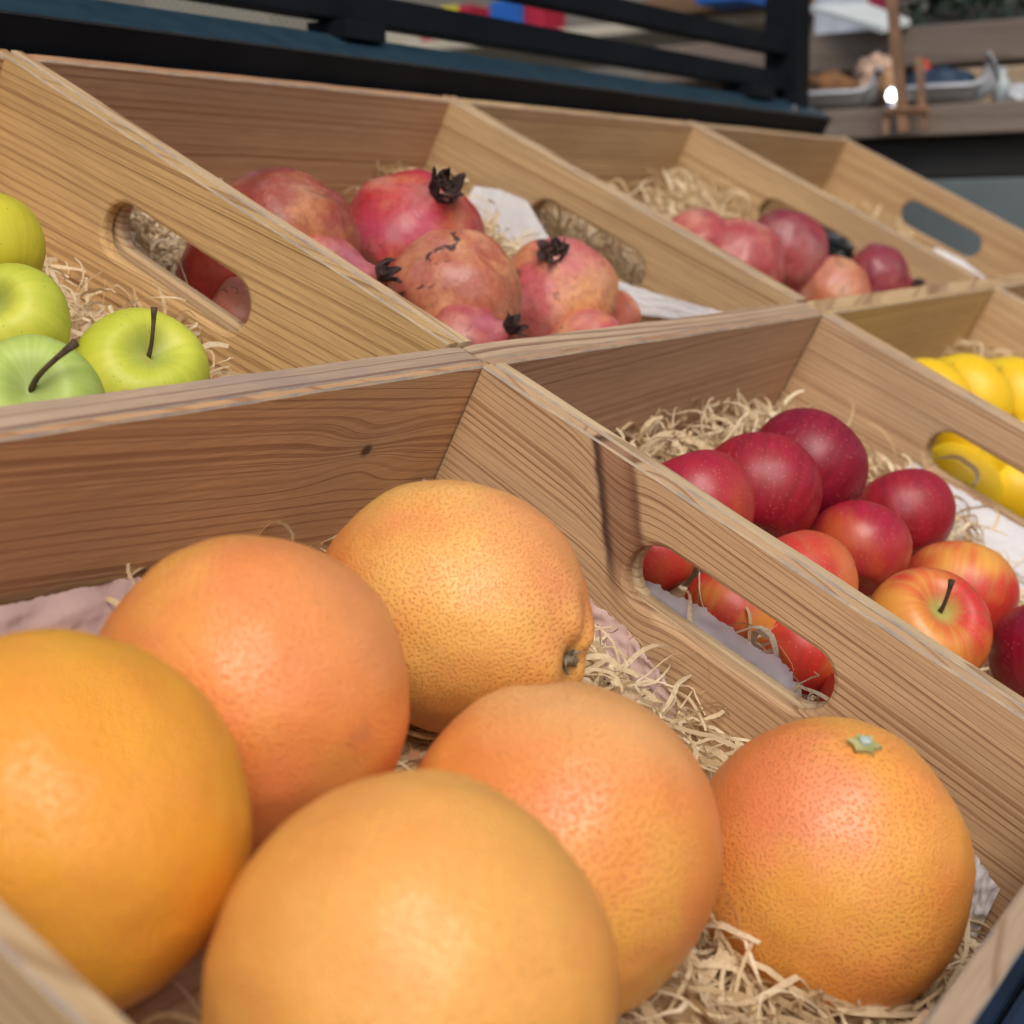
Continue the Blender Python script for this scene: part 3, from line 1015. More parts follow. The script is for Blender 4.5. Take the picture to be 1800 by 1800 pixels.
# ------------------------------------------------------------------ wood wool (uncountable)
t = NT('wood_wool_shavings')
at = t.n('Attribute', attribute_name='tint')
c = t.mix(at.outputs['Fac'], (.66, .49, .28), (.88, .76, .54))
c = t.mix(t.ramp(t.noise(500, detail=2), .4, .8, 0., .4), c, (.42, .26, .11))
STRAW = t.out(c, .6, Specular_IOR_Level=.3)
tr = t.n('BsdfTranslucent')
t.put(tr.inputs[0], c)
ms = t.n('MixShader')
ms.inputs[0].default_value = .22
t.t.links.new(t.b.outputs[0], ms.inputs[1])
t.t.links.new(tr.outputs[0], ms.inputs[2])
t.t.links.new(ms.outputs[0], t.t.nodes['Material Output'].inputs[0])


def wool(key, label, mounds, fruits, seed, extra=()):
    """mounds: (u, v, top n, radius u, radius v, count) in crate units"""
    u0, v0, v1 = CRATES[key]
    r_ = random.Random(seed)
    Fi = F.inverted()
    lf = [(Fi @ p, r) for p, r in fruits]
    V, Q, T = [], [], []
    x0, x1 = (u0 + .027) * S, (u0 + .973) * S
    y0, y1 = (v0 + (.029 if v0 < 0 else .002)) * S - (.028 * S if v0 < 0 else 0), (v1 - .027 if v0 > 0 else v1 - .002) * S
    zf = -(HB - .003) * S

    def ribbon(p, d, steps, step, wdt, curv, pitch, zlo, zhi):
        pts = []
        a = math.atan2(d.y, d.x)
        el = r_.uniform(-.35, .5)
        cz = r_.uniform(-.5, .5)
        for i in range(steps):
            pts.append(p.copy())
            a += curv + r_.gauss(0, .07) + (r_.gauss(0, .8) if r_.random() < .06 else 0)
            el += cz * .3 + r_.gauss(0, .12)
            if p.z > zhi:
                el -= .35
            if p.z < zlo:
                el += .35
            el = max(-1.2, min(1.2, el))
            p = p + Vector((math.cos(a) * math.cos(el), math.sin(a) * math.cos(el), math.sin(el))) * step
        for k in range(2):
            for i, q in enumerate(pts):
                for c_, R_ in lf:
                    e = q - c_
                    if e.length < R_ * 1.03 + .0012:
                        q = c_ + e.normalized() * (R_ * 1.03 + .0012)
                pts[i] = Vector((min(max(q.x, x0), x1), min(max(q.y, y0), y1), max(q.z, zf)))
        tw = r_.uniform(0, 6.28)
        dt = r_.gauss(0, .10)
        tint = r_.random()
        base_ = len(V)
        for i, q in enumerate(pts):
            b = pts[min(i + 1, len(pts) - 1)] - pts[max(i - 1, 0)]
            if b.length < 1e-7:
                b = Vector((1, 0, 0))
            b.normalize()
            s = b.cross(Vector((0, 0, 1)))
            if s.length < 1e-3:
                s = Vector((1, 0, 0))
            s.normalize()
            nn = s.cross(b)
            s = s * math.cos(tw) + nn * math.sin(tw)
            tw += dt
            wv = wdt * (.55 + .45 * math.sin(math.pi * (i + .6) / len(pts)))
            V.extend((q - s * wv, q + s * wv))
            T.extend((tint, tint))
        for i in range(len(pts) - 1):
            k = base_ + i * 2
            Q.append((k, k + 1, k + 3, k + 2))
    for (mu, mv, top, ru, rv, cnt) in mounds:
        for _ in range(cnt):
            rr = math.sqrt(r_.random())
            an = r_.uniform(0, 6.283)
            uu, vv = mu + math.cos(an) * rr * ru, mv + math.sin(an) * rr * rv
            lim = top - (top + HB) * .55 * rr * rr
            z = lim - (lim + HB) * (r_.random() ** 1.6) * .8
            big = r_.random() < .45
            ribbon(Vector((uu * S, vv * S, z * S)), Vector((r_.gauss(0, 1), r_.gauss(0, 1), 0)), r_.randint(9, 18), r_.uniform(.0028, .0048),
                   r_.uniform(.0009, .0017) if big else r_.uniform(.00035, .0008), r_.gauss(0, .17), 0, z * S - .006, lim * S + .003)
    for (u, v, n, du, dv, wdt, steps, curv) in extra:
        ribbon(Vector((u * S, v * S, n * S)), Vector((du, dv, 0)), steps, .004, wdt, curv, 0, n * S - .004, n * S + .012)
    me = mesh('wood_wool', V, Q)
    ca = me.attributes.new('tint', 'FLOAT', 'POINT')
    ca.data.foreach_set('value', T)
    o = link('wood_wool', me, STRAW, smooth=True)
    o.matrix_world = F.copy()
    tag(o, label, 'wood wool', kind='stuff')
    return o


wool('L0', 'pale curly wood shavings bedding the grapefruits', [
    (.82, -.38, -.160, .14, .14, 330), (.87, -.27, -.150, .09, .12, 150), (.60, -.70, -.170, .24, .06, 230), (.90, -.72, -.190, .09, .05, 50), (.40, -.40, -.19, .35, .3, 160),
    (.62, -.07, -.160, .25, .05, 70), (.33, -.66, -.15, .1, .1, 60), (.66, -.60, -.188, .14, .14, 240)], FR_GRAPE, 11,
    [(.62, -.05, -.150, .9, -.3, .0011, 18, .02), (.448, -.376, -.080, .9, .5, .0014, 6, .0), (.74, -.752, -.165, 1, .12, .0030, 15, .10), (.60, -.745, -.170, 1, .3, .0024, 13, -.12)])
wool('L1', 'pale curly wood shavings heaped behind and around the red apples', [
    (1.50, -.10, -.125, .40, .075, 520), (1.78, -.14, -.115, .16, .10, 260), (1.22, -.10, -.13, .17, .08, 160), (1.88, -.33, -.135, .08, .16, 170), (1.5, -.45, -.18, .40, .26, 180),
    (1.07, -.40, -.125, .035, .14, 60), (1.88, -.56, -.17, .08, .15, 60)], AP_ALL, 12)
wool('L2', 'pale wood shavings in the corner behind the yellow fruit', [(2.92, -.08, -.11, .05, .05, 90), (2.5, -.12, -.16, .4, .09, 100), (2.04, -.28, -.12, .02, .05, 10)], LM, 13)
wool('U0', 'pale curly wood shavings beside the yellow-green apples', [
    (.86, .36, -.150, .10, .17, 190), (.84, .14, -.15, .12, .08, 130), (.70, .55, -.15, .2, .12, 90), (.55, .25, -.17, .3, .2, 90)], GA, 14)
wool('U1', 'pale wood shavings behind the pomegranates and filling the back corner', [
    (1.89, .67, -.120, .06, .07, 200), (1.83, .52, -.125, .10, .13, 380), (1.10, .60, -.15, .09, .12, 300), (1.4, .62, -.165, .28, .08, 120), (1.5, .3, -.17, .4, .22, 160),
    (1.08, .45, -.185, .06, .14, 70)], PM1, 15)
wool('U2', 'golden wood shavings mounded in the crate of purple pomegranates', [
    (2.88, .63, -.095, .09, .09, 260), (2.60, .60, -.14, .25, .12, 160), (2.13, .42, -.085, .10, .18, 420), (2.92, .45, -.12, .05, .12, 60), (2.5, .3, -.17, .4, .22, 120)], PM2, 16)
wool('U3', 'few wood shavings left in the nearly empty crate', [(3.86, .52, -.11, .07, .07, 70), (3.3, .4, -.15, .2, .2, 60)], [], 17)

# ------------------------------------------------------------------ paper liners
t = NT('tissue_paper')
PAPER = t.out(t.mix(t.ramp(t.noise(25, detail=5), .35, .7), (.56, .55, .57), (.66, .66, .68)), .8, t.bump(t.noise(60, detail=4), .0015, .6))
t2 = NT('lilac_paper')
LILAC = t2.out(t2.mix(t2.ramp(t2.noise(25, detail=5), .35, .7), (.72, .66, .74), (.82, .76, .83)), .8, t2.bump(t2.noise(70, detail=4), .0012, .6))


def sheet(label, mat, top, bot, plane, seed, torn=.0, bulge=.004, nu=170, nw=16):
    """a sheet between an upper and a lower polyline of (u, v, n) crate coordinates; bulge along its normal"""
    def samp(pl, f):
        k = f * (len(pl) - 1)
        i = min(int(k), len(pl) - 2)
        return Vector(pl[i]).lerp(Vector(pl[i + 1]), k - i)
    nrm = Vector(plane)
    V = []
    for side in (0, 1):
        for j in range(nw + 1):
            for i in range(nu + 1):
                f, g_ = i / nu, j / nw
                a, b = samp(top, f), samp(bot, f)
                p = a.lerp(b, g_)
                if torn:
                    p += (a - b).normalized() * torn * (1 - g_) ** 3 * (noise.noise(Vector((f * 19, seed, 0))) * .6 + noise.noise(Vector((f * 57, seed, 3))) * .45 + noise.noise(Vector((f * 131, seed, 5))) * .25)
                p = p * S
                q = bulge * (noise.noise(Vector((f * 5 + seed, g_ * 3, seed))) + .5 * noise.noise(Vector((f * 13, g_ * 8, seed + 4))))
                p += nrm * (abs(q) + .0003 + side * .00025)
                V.append(F @ p)
    n1 = (nu + 1) * (nw + 1)
    fs = []
    for side in (0, 1):
        for j in range(nw):
            for i in range(nu):
                k = side * n1 + j * (nu + 1) + i
                q = (k, k + 1, k + nu + 2, k + nu + 1)
                fs.append(q if side else tuple(reversed(q)))
    o = link('paper_sheet', mesh('paper_sheet', V, fs), mat, smooth=True)
    tag(o, label, 'paper')
    return o


sheet('torn lilac paper standing behind the hand slot beside the red apples', LILAC,
      [(1.028, -.20, -.135), (1.030, -.254, -.126), (1.034, -.308, -.121), (1.034, -.35, -.114), (1.034, -.411, -.118), (1.034, -.450, -.114), (1.030, -.472, -.130), (1.028, -.492, -.152)],
      [(1.04, -.20, -.205), (1.05, -.3, -.205), (1.05, -.40, -.205), (1.03, -.505, -.205)], (1, 0, 0), 2, .008, .002)
sheet('white paper tray edge along the right wall beside the apples', PAPER,
      [(1.970, -.262, -.128), (1.972, -.36, -.128), (1.972, -.45, -.128), (1.972, -.60, -.128), (1.97, -.74, -.13)],
      [(1.945, -.262, -.18), (1.90, -.36, -.205), (1.90, -.45, -.205), (1.90, -.6, -.205), (1.90, -.74, -.205)], (-1, 0, .3), 5, .003, .004)
sheet('folded white paper standing by the straw behind the pink crowned pomegranate', PAPER,
      [(1.960, .632, -.105), (1.960, .585, -.088), (1.966, .530, -.082), (1.966, .45, -.125)],
      [(1.93, .63, -.205), (1.93, .58, -.205), (1.94, .53, -.205), (1.95, .43, -.205)], (-1, 0, 0), 7, .0006, .0008)
sheet('torn white paper under the hand slot by the front rail of the pomegranate crate', PAPER,
      [(1.970, .335, -.126), (1.970, .25, -.108), (1.970, .16, -.086), (1.970, .10, -.07)],
      [(1.965, .335, -.155), (1.965, .25, -.150), (1.967, .16, -.112), (1.968, .10, -.078)], (-1, 0, 0), 9, .002, .001)
sheet('white paper scrap at the foot of the end wall in the nearly empty crate', PAPER,
      [(3.965, .38, -.140), (3.965, .30, -.136), (3.965, .22, -.15)], [(3.85, .40, -.205), (3.85, .30, -.205), (3.86, .20, -.205)], (-1, 0, .3), 11, .006, .006)
SHADEP = plain('shade_tinted_paper', (.52, .36, .33), .8, .06, 12, bump=.0006)  # shade and warm bounce light put into the paper's base colour
sheet('paper with its shade tinted dusky pink along the back wall behind the blurred golden grapefruit', SHADEP,
      [(.06, -.032, -.150), (.25, -.034, -.152), (.37, -.034, -.152), (.50, -.032, -.158), (.58, -.032, -.175)],
      [(.06, -.10, -.205), (.25, -.10, -.205), (.40, -.10, -.205), (.58, -.08, -.205)], (0, -1, .2), 13, .004, .006)
sheet('small white paper corner poking up where two walls meet', PAPER,
      [(.925, -.032, -.150), (.940, -.032, -.130), (.968, -.034, -.143)], [(.92, -.032, -.205), (.94, -.032, -.205), (.968, -.036, -.205)], (0, -1, 0), 15, .002, .002)
sheet('paper with its shade tinted pale brown tucked against the wall below the grapefruit hand slot', SHADEP,
      [(.968, -.20, -.140), (.967, -.255, -.146), (.968, -.30, -.151), (.968, -.345, -.166), (.969, -.40, -.190)],
      [(.955, -.20, -.205), (.955, -.26, -.205), (.955, -.33, -.205), (.965, -.40, -.205)], (-1, 0, 0), 17, .004, .003)
sheet('white paper scrap between the blushed grapefruit and the front wall', PAPER,
      [(.955, -.665, -.135), (.963, -.700, -.132), (.966, -.738, -.150)], [(.955, -.67, -.205), (.963, -.70, -.205), (.966, -.745, -.205)], (-1, 0, 0), 19, .004, .004)

# black crumpled bag in the far crate


def bag_fn(th, ph):
    d = Vector((math.sin(th) * math.cos(ph), math.sin(th) * math.sin(ph), math.cos(th)))
    r = 1 + .35 * noise.noise(d * 2.2) + .22 * abs(noise.noise(d * 5)) + .08 * noise.noise(d * 12)
    return Vector((d.x * .040 * r, d.y * .055 * r, d.z * .032 * r))


BAGM = plain('black_plastic', (.022, .024, .028), .28, .3, 60)
o = link('plastic_bag', round_mesh('plastic_bag', bag_fn, 80, 56), BAGM, smooth=True)
o.matrix_world = F @ Matrix.Translation((3.17 * S, .37 * S, -.135 * S))
tag(o, 'crumpled black plastic bag seen through the hand slot behind the purple pomegranates', 'bag')

# ------------------------------------------------------------------ display stand
NAVY = plain('navy_painted_metal', (.008, .022, .055), .45, .3, 20)
BLACK = plain('black_painted_metal', (.012, .012, .014), .42, .25, 40, bump=.0002)
st = empty('display_stand', Matrix.Translation((2 * S, 0, 0)))
tag(st, 'dark navy sloping metal stand carrying both rows of crates', 'stand')
b0 = -(HB + .016 + .004) * S
me = boxes('deck', [(-.1, 4.05 * S, -.80 * S, .80 * S, b0 - .02, b0 - .0015)], .002)
o = link('deck', me, NAVY, st)
o.matrix_world = F.copy()
o = link('front_rail', boxes('front_rail', [(-.12, 4.1 * S, -1.02 * S, -.802 * S, b0 - .05, b0 + .006)], .003), NAVY, st)
o.matrix_world = F.copy()
for (x, y) in ((.0, -.30), (1.65, -.30), (.0, .33), (1.65, .33)):
    zt = .85 + y * math.tan(TILT) + b0 / math.cos(TILT) - .028
    o = link('leg', boxes('leg', [(-.02, .02, -.02, .02, 0, zt)], .002), BLACK, st)
    o.matrix_world = Matrix.Translation((x, y, 0))

# black rail frame above the crates
rl = empty('metal_railing', F @ Matrix.Translation((2.4 * S, .83 * S, 0)))
tag(rl, 'black metal ledge with a two-bar railing behind the back row of crates', 'railing')
RAILM = NT('satin_black_metal')
nz = RAILM.noise(900, detail=2)
RAILM = RAILM.out(RAILM.mix(RAILM.ramp(RAILM.noise(15, detail=4), .3, .7), (.004, .006, .009), (.008, .010, .014)), .6,
                  RAILM.bump(nz, .0003, .5), Specular_IOR_Level=.12)
LEDGEM = NT('sky_tinted_black_metal')  # sky reflection on the ledge top put into a blue base colour
nz = LEDGEM.noise(900, detail=2)
LEDGEM = LEDGEM.out(LEDGEM.mix(LEDGEM.ramp(LEDGEM.noise(60, detail=4), .3, .7), (.012, .036, .056), (.022, .052, .076)), .34,
                    LEDGEM.bump(nz, .0003, .5), Specular_IOR_Level=.6)
o = link('ledge', boxes('ledge', [(-.3 * S, 3.875 * S, .785 * S, .876 * S, -.06 * S, .0405 * S)], .0012), RAILM, rl)
o.matrix_world = F.copy()
o = link('ledge_top', boxes('ledge_top', [(-.3 * S, 3.876 * S, .7842 * S, .8768 * S, .0407 * S, .0465 * S)], .0008), LEDGEM, rl)
o.matrix_world = F.copy()


def wpart(name, bx_, mat, parent, bev=.0015):
    cx = Vector(((bx_[0] + bx_[1]) / 2, (bx_[2] + bx_[3]) / 2, bx_[4]))
    o = link(name, boxes(name, [(bx_[0] - cx.x, bx_[1] - cx.x, bx_[2] - cx.y, bx_[3] - cx.y, 0, bx_[5] - bx_[4])], bev), mat, parent)
    o.matrix_world = Matrix.Translation(cx)
    return o


wpart('rail', (-.4, 1.565, .312, .332, 1.048, 1.0685), RAILM, rl)
wpart('rail', (-.4, 1.565, .312, .332, 1.0865, 1.106), RAILM, rl)
wpart('post', (1.566, 1.602, .301, .341, 1.030, 1.42), RAILM, rl)
wpart('post', (-.42, -.385, .301, .341, 1.030, 1.42), RAILM, rl)
wpart('top_rail', (-.384, 1.565, .306, .336, 1.39, 1.42), RAILM, rl)
wpart('foot', (.735, .78, .300, .336, 1.034, 1.047), RAILM, rl)
wpart('foot', (1.44, 1.50, .300, .336, 1.034, 1.047), RAILM, rl)
sc_m = plain('steel', (.6, .6, .62), .25, .05, 50, 1.)
bo = link('bolt', tube_mesh('bolt', [(0, 0, 0), (0, 0, .004), (0, 0, .006)], [.005, .005, .002], 10), sc_m, rl)
bo.matrix_world = F @ Matrix.Translation((3.62 * S, .80 * S, .0465 * S))

# ------------------------------------------------------------------ background stall
# local frame: A along the counter (towards the right), B away from the viewer, Z up
A = Vector((RGT.x * .835 - FWD.x * .55, RGT.y * .835 - FWD.y * .55, 0)).normalized()
B = Vector((-A.y, A.x, 0))
if B.dot(FWD) < 0:
    B = -B
O = CAM + FWD * 2.15 + RGT * .40
BG = Matrix((A, B, Vector((0, 0, 1)))).transposed().to_4x4()
BG.translation = Vector((O.x, O.y, 0))
BGI = BG.inverted()


def px(x, y, b):
    """point of the stall's upright plane at depth b that the lens sees at (x, y) of an 1800 px frame"""
    d = FWD + RGT * ((x - 900) / 2884.) + UPV * (-(y - 900) / 2884.)
    c0 = BGI @ CAM
    dl = BGI.to_3x3() @ d
    k = (b - c0.y) / dl.y
    return c0 + dl * k


def stall_box(name, a0, a1, b0_, b1_, z0, z1, mat, parent=None, bev=.003):
    c = Vector(((a0 + a1) / 2, (b0_ + b1_) / 2, z0))
    o = link(name, boxes(name, [(a0 - c.x, a1 - c.x, b0_ - c.y, b1_ - c.y, 0, z1 - z0)], bev), mat, parent)
    o.matrix_world = BG @ Matrix.Translation(c)
    return o


TIMB = wood('stall_timber', (.23, .185, .15), (.15, .115, .09), .006, -.05, 0, 3.)
TIMB2 = wood('stall_timber_dark', (.18, .145, .122), (.12, .095, .075), .006, -.05, 0, 8.)
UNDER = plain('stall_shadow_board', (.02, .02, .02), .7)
PANEL = plain('stall_grey_panel', (.10, .125, .135), .7, .25, 6)
BEIGE = plain('stall_back_wall', (.15, .14, .12), .8, .15, 5)
zc1, zc0 = px(1600, 186, 0).z, px(1600, 240, 0).z
zu1, zu0 = px(1600, 60, .12).z, px(1600, 136, .12).z
stl = empty('market_stall', BG @ Matrix.Translation((0, .2, 0)))
tag(stl, 'blurred tiered wooden market stall with a grey front panel behind the crates', 'stall')
a_l, a_r = px(950, 200, 0).x, px(2100, 200, 0).x
stall_box('counter', a_l, a_r, 0, .40, zc0, zc1, TIMB, stl)
stall_box('shadow_strip', a_l, a_r, .03, .38, zc0 - .050, zc0 - .002, UNDER, stl)  # near-black strip standing in for the shaded gap under the counter
stall_box('front_panel', a_l, a_r, .02, .05, 0.02, zc0 - .052, PANEL, stl)
stall_box('upper_shelf', a_l, a_r, .30, .75, zu0 + .03, zu1 + .03, TIMB2, stl)
stall_box('riser', a_l, a_r, .395, .42, zc1 + .002, zu0 + .028, BEIGE, stl)
stall_box('back_wall', a_l - 2.2, a_r + 1, 1.2, 1.25, 0, 2.6, BEIGE, stl)


def dish_mesh(Lx, Ly, h):
    """shell shaped dish whose one end curls up and over"""
    V, fs = [], []
    nu, nr = 44, 10
    for side in (0, 1):
        for j in range(nr):
            f = j / (nr - 1)
            for i in range(nu):
                a = 2 * math.pi * i / nu
                aa = min(a, 2 * math.pi - a)
                w_ = math.exp(-(aa / .42) ** 2)
                z = .022 * f ** 2 + h * f ** 3 * w_
                V.append((math.cos(a) * Lx * f - .5 * h * f ** 3 * w_, math.sin(a) * Ly * f, z + (.0045 if side else 0)))
    for side in (0, 1):
        for j in range(nr - 1):
            for i in range(nu):
                k = (i + 1) % nu
                b = side * nu * nr
                q = (b + j * nu + i, b + j * nu + k, b + (j + 1) * nu + k, b + (j + 1) * nu + i)
                fs.append(q if side else tuple(reversed(q)))
    for i in range(nu):
        k = (i + 1) % nu
        fs.append(((nr - 1) * nu + i, (nr - 1) * nu + k, nu * nr + (nr - 1) * nu + k, nu * nr + (nr - 1) * nu + i))
    return mesh('dish', V, fs)


CHINA = plain('white_china', (.42, .45, .49), .25, .05, 20)
for (x, lab) in ((1478, 'blurred white boat-shaped dish holding something brown'), (1672, 'blurred white boat-shaped dish holding a navy bundle')):
    p = px(x - 12, 186, .10)
    o = link('serving_dish', dish_mesh(.075, .07, .042 if x > 1600 else .034), CHINA, smooth=True)
    o.matrix_world = BG @ Matrix.Translation((p.x, .10, zc1 + .001))
    tag(o, lab, 'dish', 'white dishes on the far counter')


def lump(name, x, y, b, sx, sy, sz, mat, label, cat, seed, amp=.25, z=None):
    p = px(x, y, b)

    def fn(th, ph):
        d = Vector((math.sin(th) * math.cos(ph), math.sin(th) * math.sin(ph), math.cos(th)))
        r = 1 + amp * noise.noise(d * 2 + Vector((seed, 0, 0))) + amp * .5 * noise.noise(d * 5 + Vector((0, seed, 0)))
        return Vector((d.x * sx * r, d.y * sy * r, d.z * sz * r))
    o = link(name, round_mesh(name, fn, 40, 28), mat, smooth=True)
    o.matrix_world = BG @ Matrix.Translation((p.x, b, p.z if z is None else z))
    tag(o, label, cat)
    return o


BRN = plain('brown_bread', (.14, .065, .02), .8, .4, 40)
NVC = plain('navy_cloth', (.008, .028, .06), .7, .3, 30)
PNK = plain('pink_dried_flowers', (.40, .27, .20), .8, .45, 90)
lump('brown_loaf', 1455, 158, .10, .042, .035, .022, BRN, 'brown lump lying in the left far dish', 'food', 1)
lump('navy_bundle', 1650, 158, .10, .048, .035, .026, NVC, 'navy blue cloth bundle in the right far dish', 'cloth', 2)
lump('dried_flowers', 1535, 150, .16, .034, .03, .034, PNK, 'pinkish speckled bunch behind the far dishes', 'flowers', 3, .5)
lump('red_ornament', 1622, 128, .14, .011, .011, .018, plain('red_glaze', (.36, .03, .015), .3), 'small red ornament beside the navy bundle', 'ornament', 4, .1)
lump('white_shell', 1788, 168, .10, .015, .013, .014, CHINA, 'small white shell at the right end of the far counter', 'shell', 5, .3)
lump('amber_jar', 1562, 148, .12, .014, .014, .022, plain('amber_glass', (.34, .19, .09), .15, .1, 20), 'small amber jar behind the bright lamp', 'jar', 6, .05)
for (cx_, cy_, b_, r_, h_, col_, lab) in ((1760, 150, .14, .011, .05, (.34, .40, .42), 'pale glass bottle in front of the tan bag'),):
    q_ = px(cx_, cy_, b_)
    me = tube_mesh('jar', [(0, 0, 0), (0, 0, h_ * .65), (0, 0, h_ * .78), (0, 0, h_)], [r_, r_, r_ * .55, r_ * .5], 16)
    o = link('jar', me, plain('glazed_jar', col_, .25, .15, 30), smooth=True)
    o.matrix_world = BG @ Matrix.Translation((q_.x, b_, zc1 + .001))
    tag(o, lab, 'jar')
BX = plain('tan_paper_bag', (.34, .25, .16), .85, .15, 20)
p = px(1725, 185, .22)
o = stall_box('paper_bag', p.x - .045, p.x + .13, .20, .27, zc1 + .001, px(1700, 122, .22).z, BX, None, .006)
tag(o, 'tan paper bag standing behind the navy bundle', 'bag')
# emission stands in for a specular glint: bulb
t = NT('glint_glow')
t.put(t.b.inputs['Emission Color'], (1., .93, .78, 1))
t.b.inputs['Emission Strength'].default_value = 7.
GLINT = t.out((.9, .85, .7), .2)
p = px(1569, 168, .05)
glt = empty('counter_glint', BG @ Matrix.Translation((p.x, .05, zc1)))
tag(glt, 'emissive ball added for a bright white lamp glowing on the far counter', 'glint')


def ball(r):
    return lambda th, ph: Vector((math.sin(th) * math.cos(ph) * r, math.sin(th) * math.sin(ph) * r, math.cos(th) * r * 1.15))


o = link('glint_ball', round_mesh('glint_ball', ball(.0075), 24, 16), GLINT, glt, True)
o.matrix_world = BG @ Matrix.Translation(p)
o = link('base', tube_mesh('base', [(0, 0, 0.0005), (0, 0, p.z - zc1 - .006)], [.009, .007], 14), sc_m, glt)
o.matrix_world = BG @ Matrix.Translation((p.x, .05, zc1))
# wooden easel
EAS = plain('easel_wood', (.21, .115, .065), .6, .25, 30)
es = empty('easel', BG @ Matrix.Translation((px(1590, 200, -.03).x, -.03, zc1 - .06)))
tag(es, 'slim brown wooden easel standing in front of the far counter', 'easel')


def stick(name, x0, y0, x1, y1, b, r):
    a_, c_ = px(x0, y0, b), px(x1, y1, b)
    me = tube_mesh(name, [Vector((0, 0, 0)), c_ - a_], [r, r], 4)
    o = link(name, me, EAS, es)
    o.matrix_world = BG @ Matrix.Translation(a_)


stick('upright', 1566, -20, 1590, 232, -.03, .0085)
stick('leg', 1616, 100, 1624, 228, -.03, .006)
stick('crossbar', 1556, 197, 1632, 194, -.034, .006)
stick('leg', 1558, 198, 1555, 236, -.03, .006)
# things on the upper shelf
BOOK = plain('white_cover', (.55, .60, .60), .5, .06, 12)
zus = zu1 + .032


def shelf_item(name, x0, x1, ytop, b, dep, mat, lab, cat, z0=None, rot=0.):
    a0, a1 = px(x0, 40, b).x, px(x1, 40, b).x
    zt = px((x0 + x1) / 2, ytop, b).z
    o = stall_box(name, a0, a1, b, b + dep, zus if z0 is None else z0, zt, mat, None, .004)
    tag(o, lab, cat)
    return o


# tilted white book leaning over the shelf edge
q0, q1, q2, q3 = px(1425, 22, .27), px(1575, 30, .40), px(1572, 62, .27), px(1548, 58, .25)
V = []
c_top = [px(1422, 20, .30), px(1520, 14, .42), px(1600, 44, .30), px(1550, 58, .22)]
V = [v for v in c_top] + [v + Vector((0, 0, .008)) for v in c_top]
me = mesh('book', V, [(3, 2, 1, 0), (4, 5, 6, 7), (0, 1, 5, 4), (1, 2, 6, 5), (2, 3, 7, 6), (3, 0, 4, 7)])
o = link('open_book', me, BOOK)
o.matrix_world = BG.copy()
tag(o, 'white board lying slanted across the far upper shelf', 'board')
MAG = plain('magenta_box', (.30, .008, .05), .5)
LBL = plain('pale_blue_box', (.42, .47, .55), .5)
DKG = plain('dark_leaves', (.012, .03, .018), .6, .6, 60)
shelf_item('gift_box', 1524, 1562, -30, .45, .06, MAG, 'magenta box on the far upper shelf', 'box')
shelf_item('gift_box', 1430, 1520, -60, .50, .08, LBL, 'pale blue box on the far upper shelf', 'box')
# dark leafy plants on the right
pl_ = empty('potted_plant', BG @ Matrix.Translation((px(1700, 30, .5).x, .5, zus)))
tag(pl_, 'dark leafy plant filling the far upper shelf at the top right', 'plant')
r_ = random.Random(3)
V, fs = [], []
pa, pb = px(1600, 20, .5).x, px(1840, 20, .5).x
for k in range(420):
    c = Vector((r_.uniform(pa, pb), r_.uniform(.40, .62), zus + abs(r_.gauss(.02, .05))))
    d = Vector((r_.gauss(0, 1), r_.gauss(0, 1), r_.gauss(.4, .8))).normalized() * r_.uniform(.012, .03)
    s = d.cross(Vector((r_.gauss(0, 1), r_.gauss(0, 1), r_.gauss(0, 1)))).normalized() * r_.uniform(.005, .010)
    b = len(V)
    V += [c - d, c + s, c + d, c - s]
    fs.append((b, b + 1, b + 2, b + 3))
o = link('foliage', mesh('foliage', V, fs), DKG, pl_)
o.matrix_world = BG.copy()
o = link('pot', boxes('pot', [(pa + .02, pb - .02, .42, .60, zus, zus + .03)], .004), UNDER, pl_)
o.matrix_world = BG.copy()
# between the bars of the railing
WBOX = wood('far_box_timber', (.20, .12, .06), (.11, .06, .03), .006, -.05, 0, 12.)
CREAM = plain('cream_board', (.42, .39, .31), .7, .08, 10)
BLU = plain('blue_box', (.006, .085, .36), .5)
REDB = plain('red_box', (.30, .006, .03), .5)
YELB = plain('yellow_box', (.48, .43, .015), .5)
TEAL = plain('teal_box', (.012, .06, .075), .5)


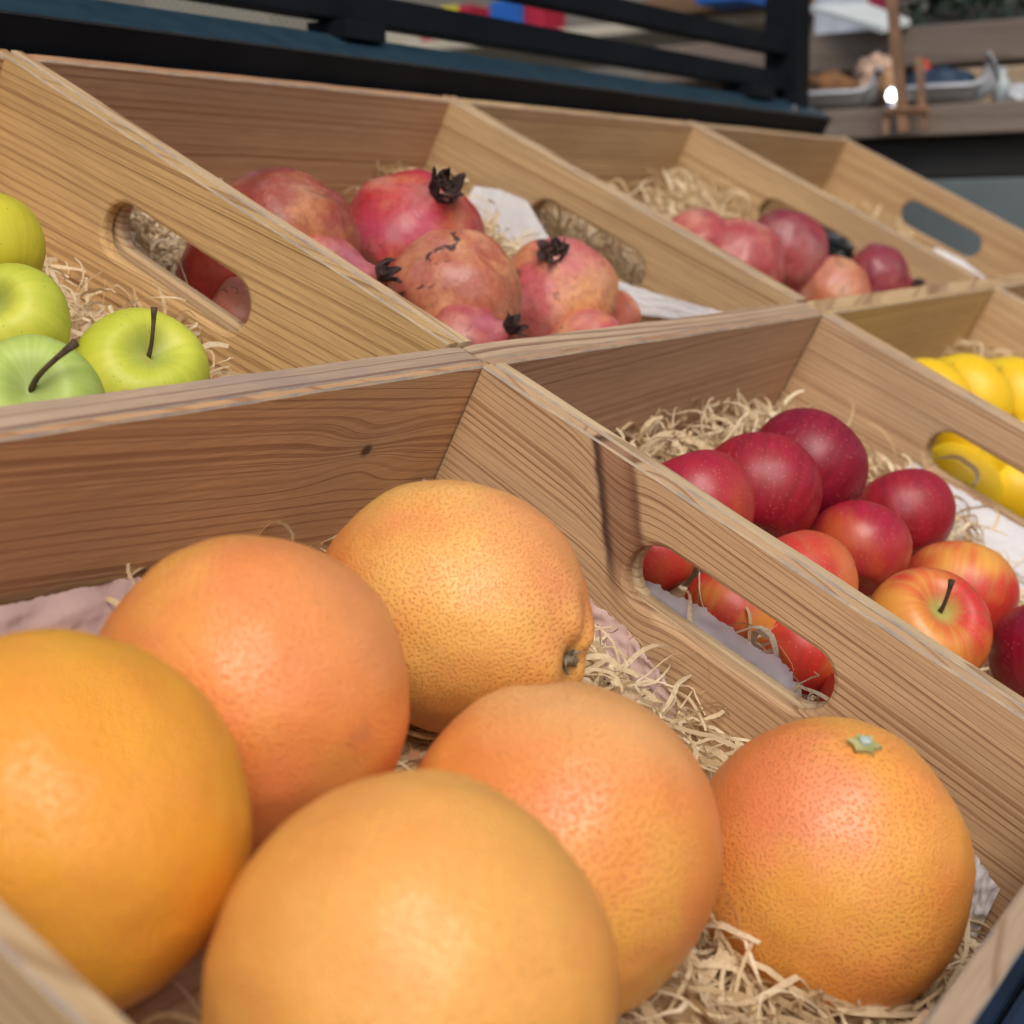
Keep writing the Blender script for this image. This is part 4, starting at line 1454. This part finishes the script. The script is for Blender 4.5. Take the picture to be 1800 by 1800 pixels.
def card(name, x0, x1, y0, y1, b, mat, lab, cat, dep=.05):
    a0, a1 = px(x0, (y0 + y1) / 2, b).x, px(x1, (y0 + y1) / 2, b).x
    zt, zb = px((x0 + x1) / 2, y0, b).z, px((x0 + x1) / 2, y1, b).z
    o = stall_box(name, a0, a1, b, b + dep, zb, zt, mat, None, .004)
    tag(o, lab, cat)
    return o


sh2 = stall_box('display_shelf', px(640, 80, .55).x, px(1370, 80, .55).x, .50, 1.0, px(900, 92, .62).z, px(900, 74, .62).z, CREAM)
tag(sh2, 'cream shelf behind the black railing bars', 'shelf')
zs2 = px(900, 74, .62).z
for (x0, x1, m_, lab) in ((738, 768, REDB, 'red box left of the yellow one, seen between the bars'), (770, 804, YELB, 'yellow box between two red ones, seen between the bars'),
                          (806, 826, REDB, 'narrow red box right of the yellow one, seen between the bars'), (860, 918, BLU, 'blue box seen between the railing bars'),
                          (921, 955, REDB, 'red box right of the blue one, seen between the bars')):
    a0, a1 = px(x0, 40, .62).x, px(x1, 40, .62).x
    o = stall_box('product_box', a0, a1, .62, .70, zs2 + .001, zs2 + .075, m_, None, .003)
    tag(o, lab, 'box', 'coloured boxes behind the railing')
o = stall_box('storage_box', px(1150, 60, .50).x, px(1372, 60, .50).x, .46, .80, zs2 + .002, zs2 + .16, WBOX)
tag(o, 'brown wooden box behind the right end of the railing', 'box')
o = stall_box('blue_container', px(1262, 0, .44).x, px(1345, 0, .44).x, .36, .455, px(1300, 14, .44).z, px(1300, -40, .44).z, BLU)
tag(o, 'bright blue box hung on the brown wooden box', 'box')
card('folded_cloth', 1075, 1150, 38, 52, .54, TEAL, 'teal folded cloth between the railing bars', 'cloth')
card('cream_panel', 655, 850, 20, 110, .70, CREAM, 'pale cream panel seen under the lower railing bar', 'panel')
t = NT('woven_cloth')
ck = t.n('TexChecker')
t.put(ck.inputs['Vector'], t.obj())
ck.inputs['Scale'].default_value = 100
ck.inputs['Color1'].default_value = (.30, .29, .24, 1)
ck.inputs['Color2'].default_value = (.13, .12, .10, 1)
WOV = t.out(ck.outputs[0], .8)
card('woven_basket', 255, 470, -40, 70, .25, WOV, 'pale woven basket glimpsed above the ledge at top left', 'basket', .15)
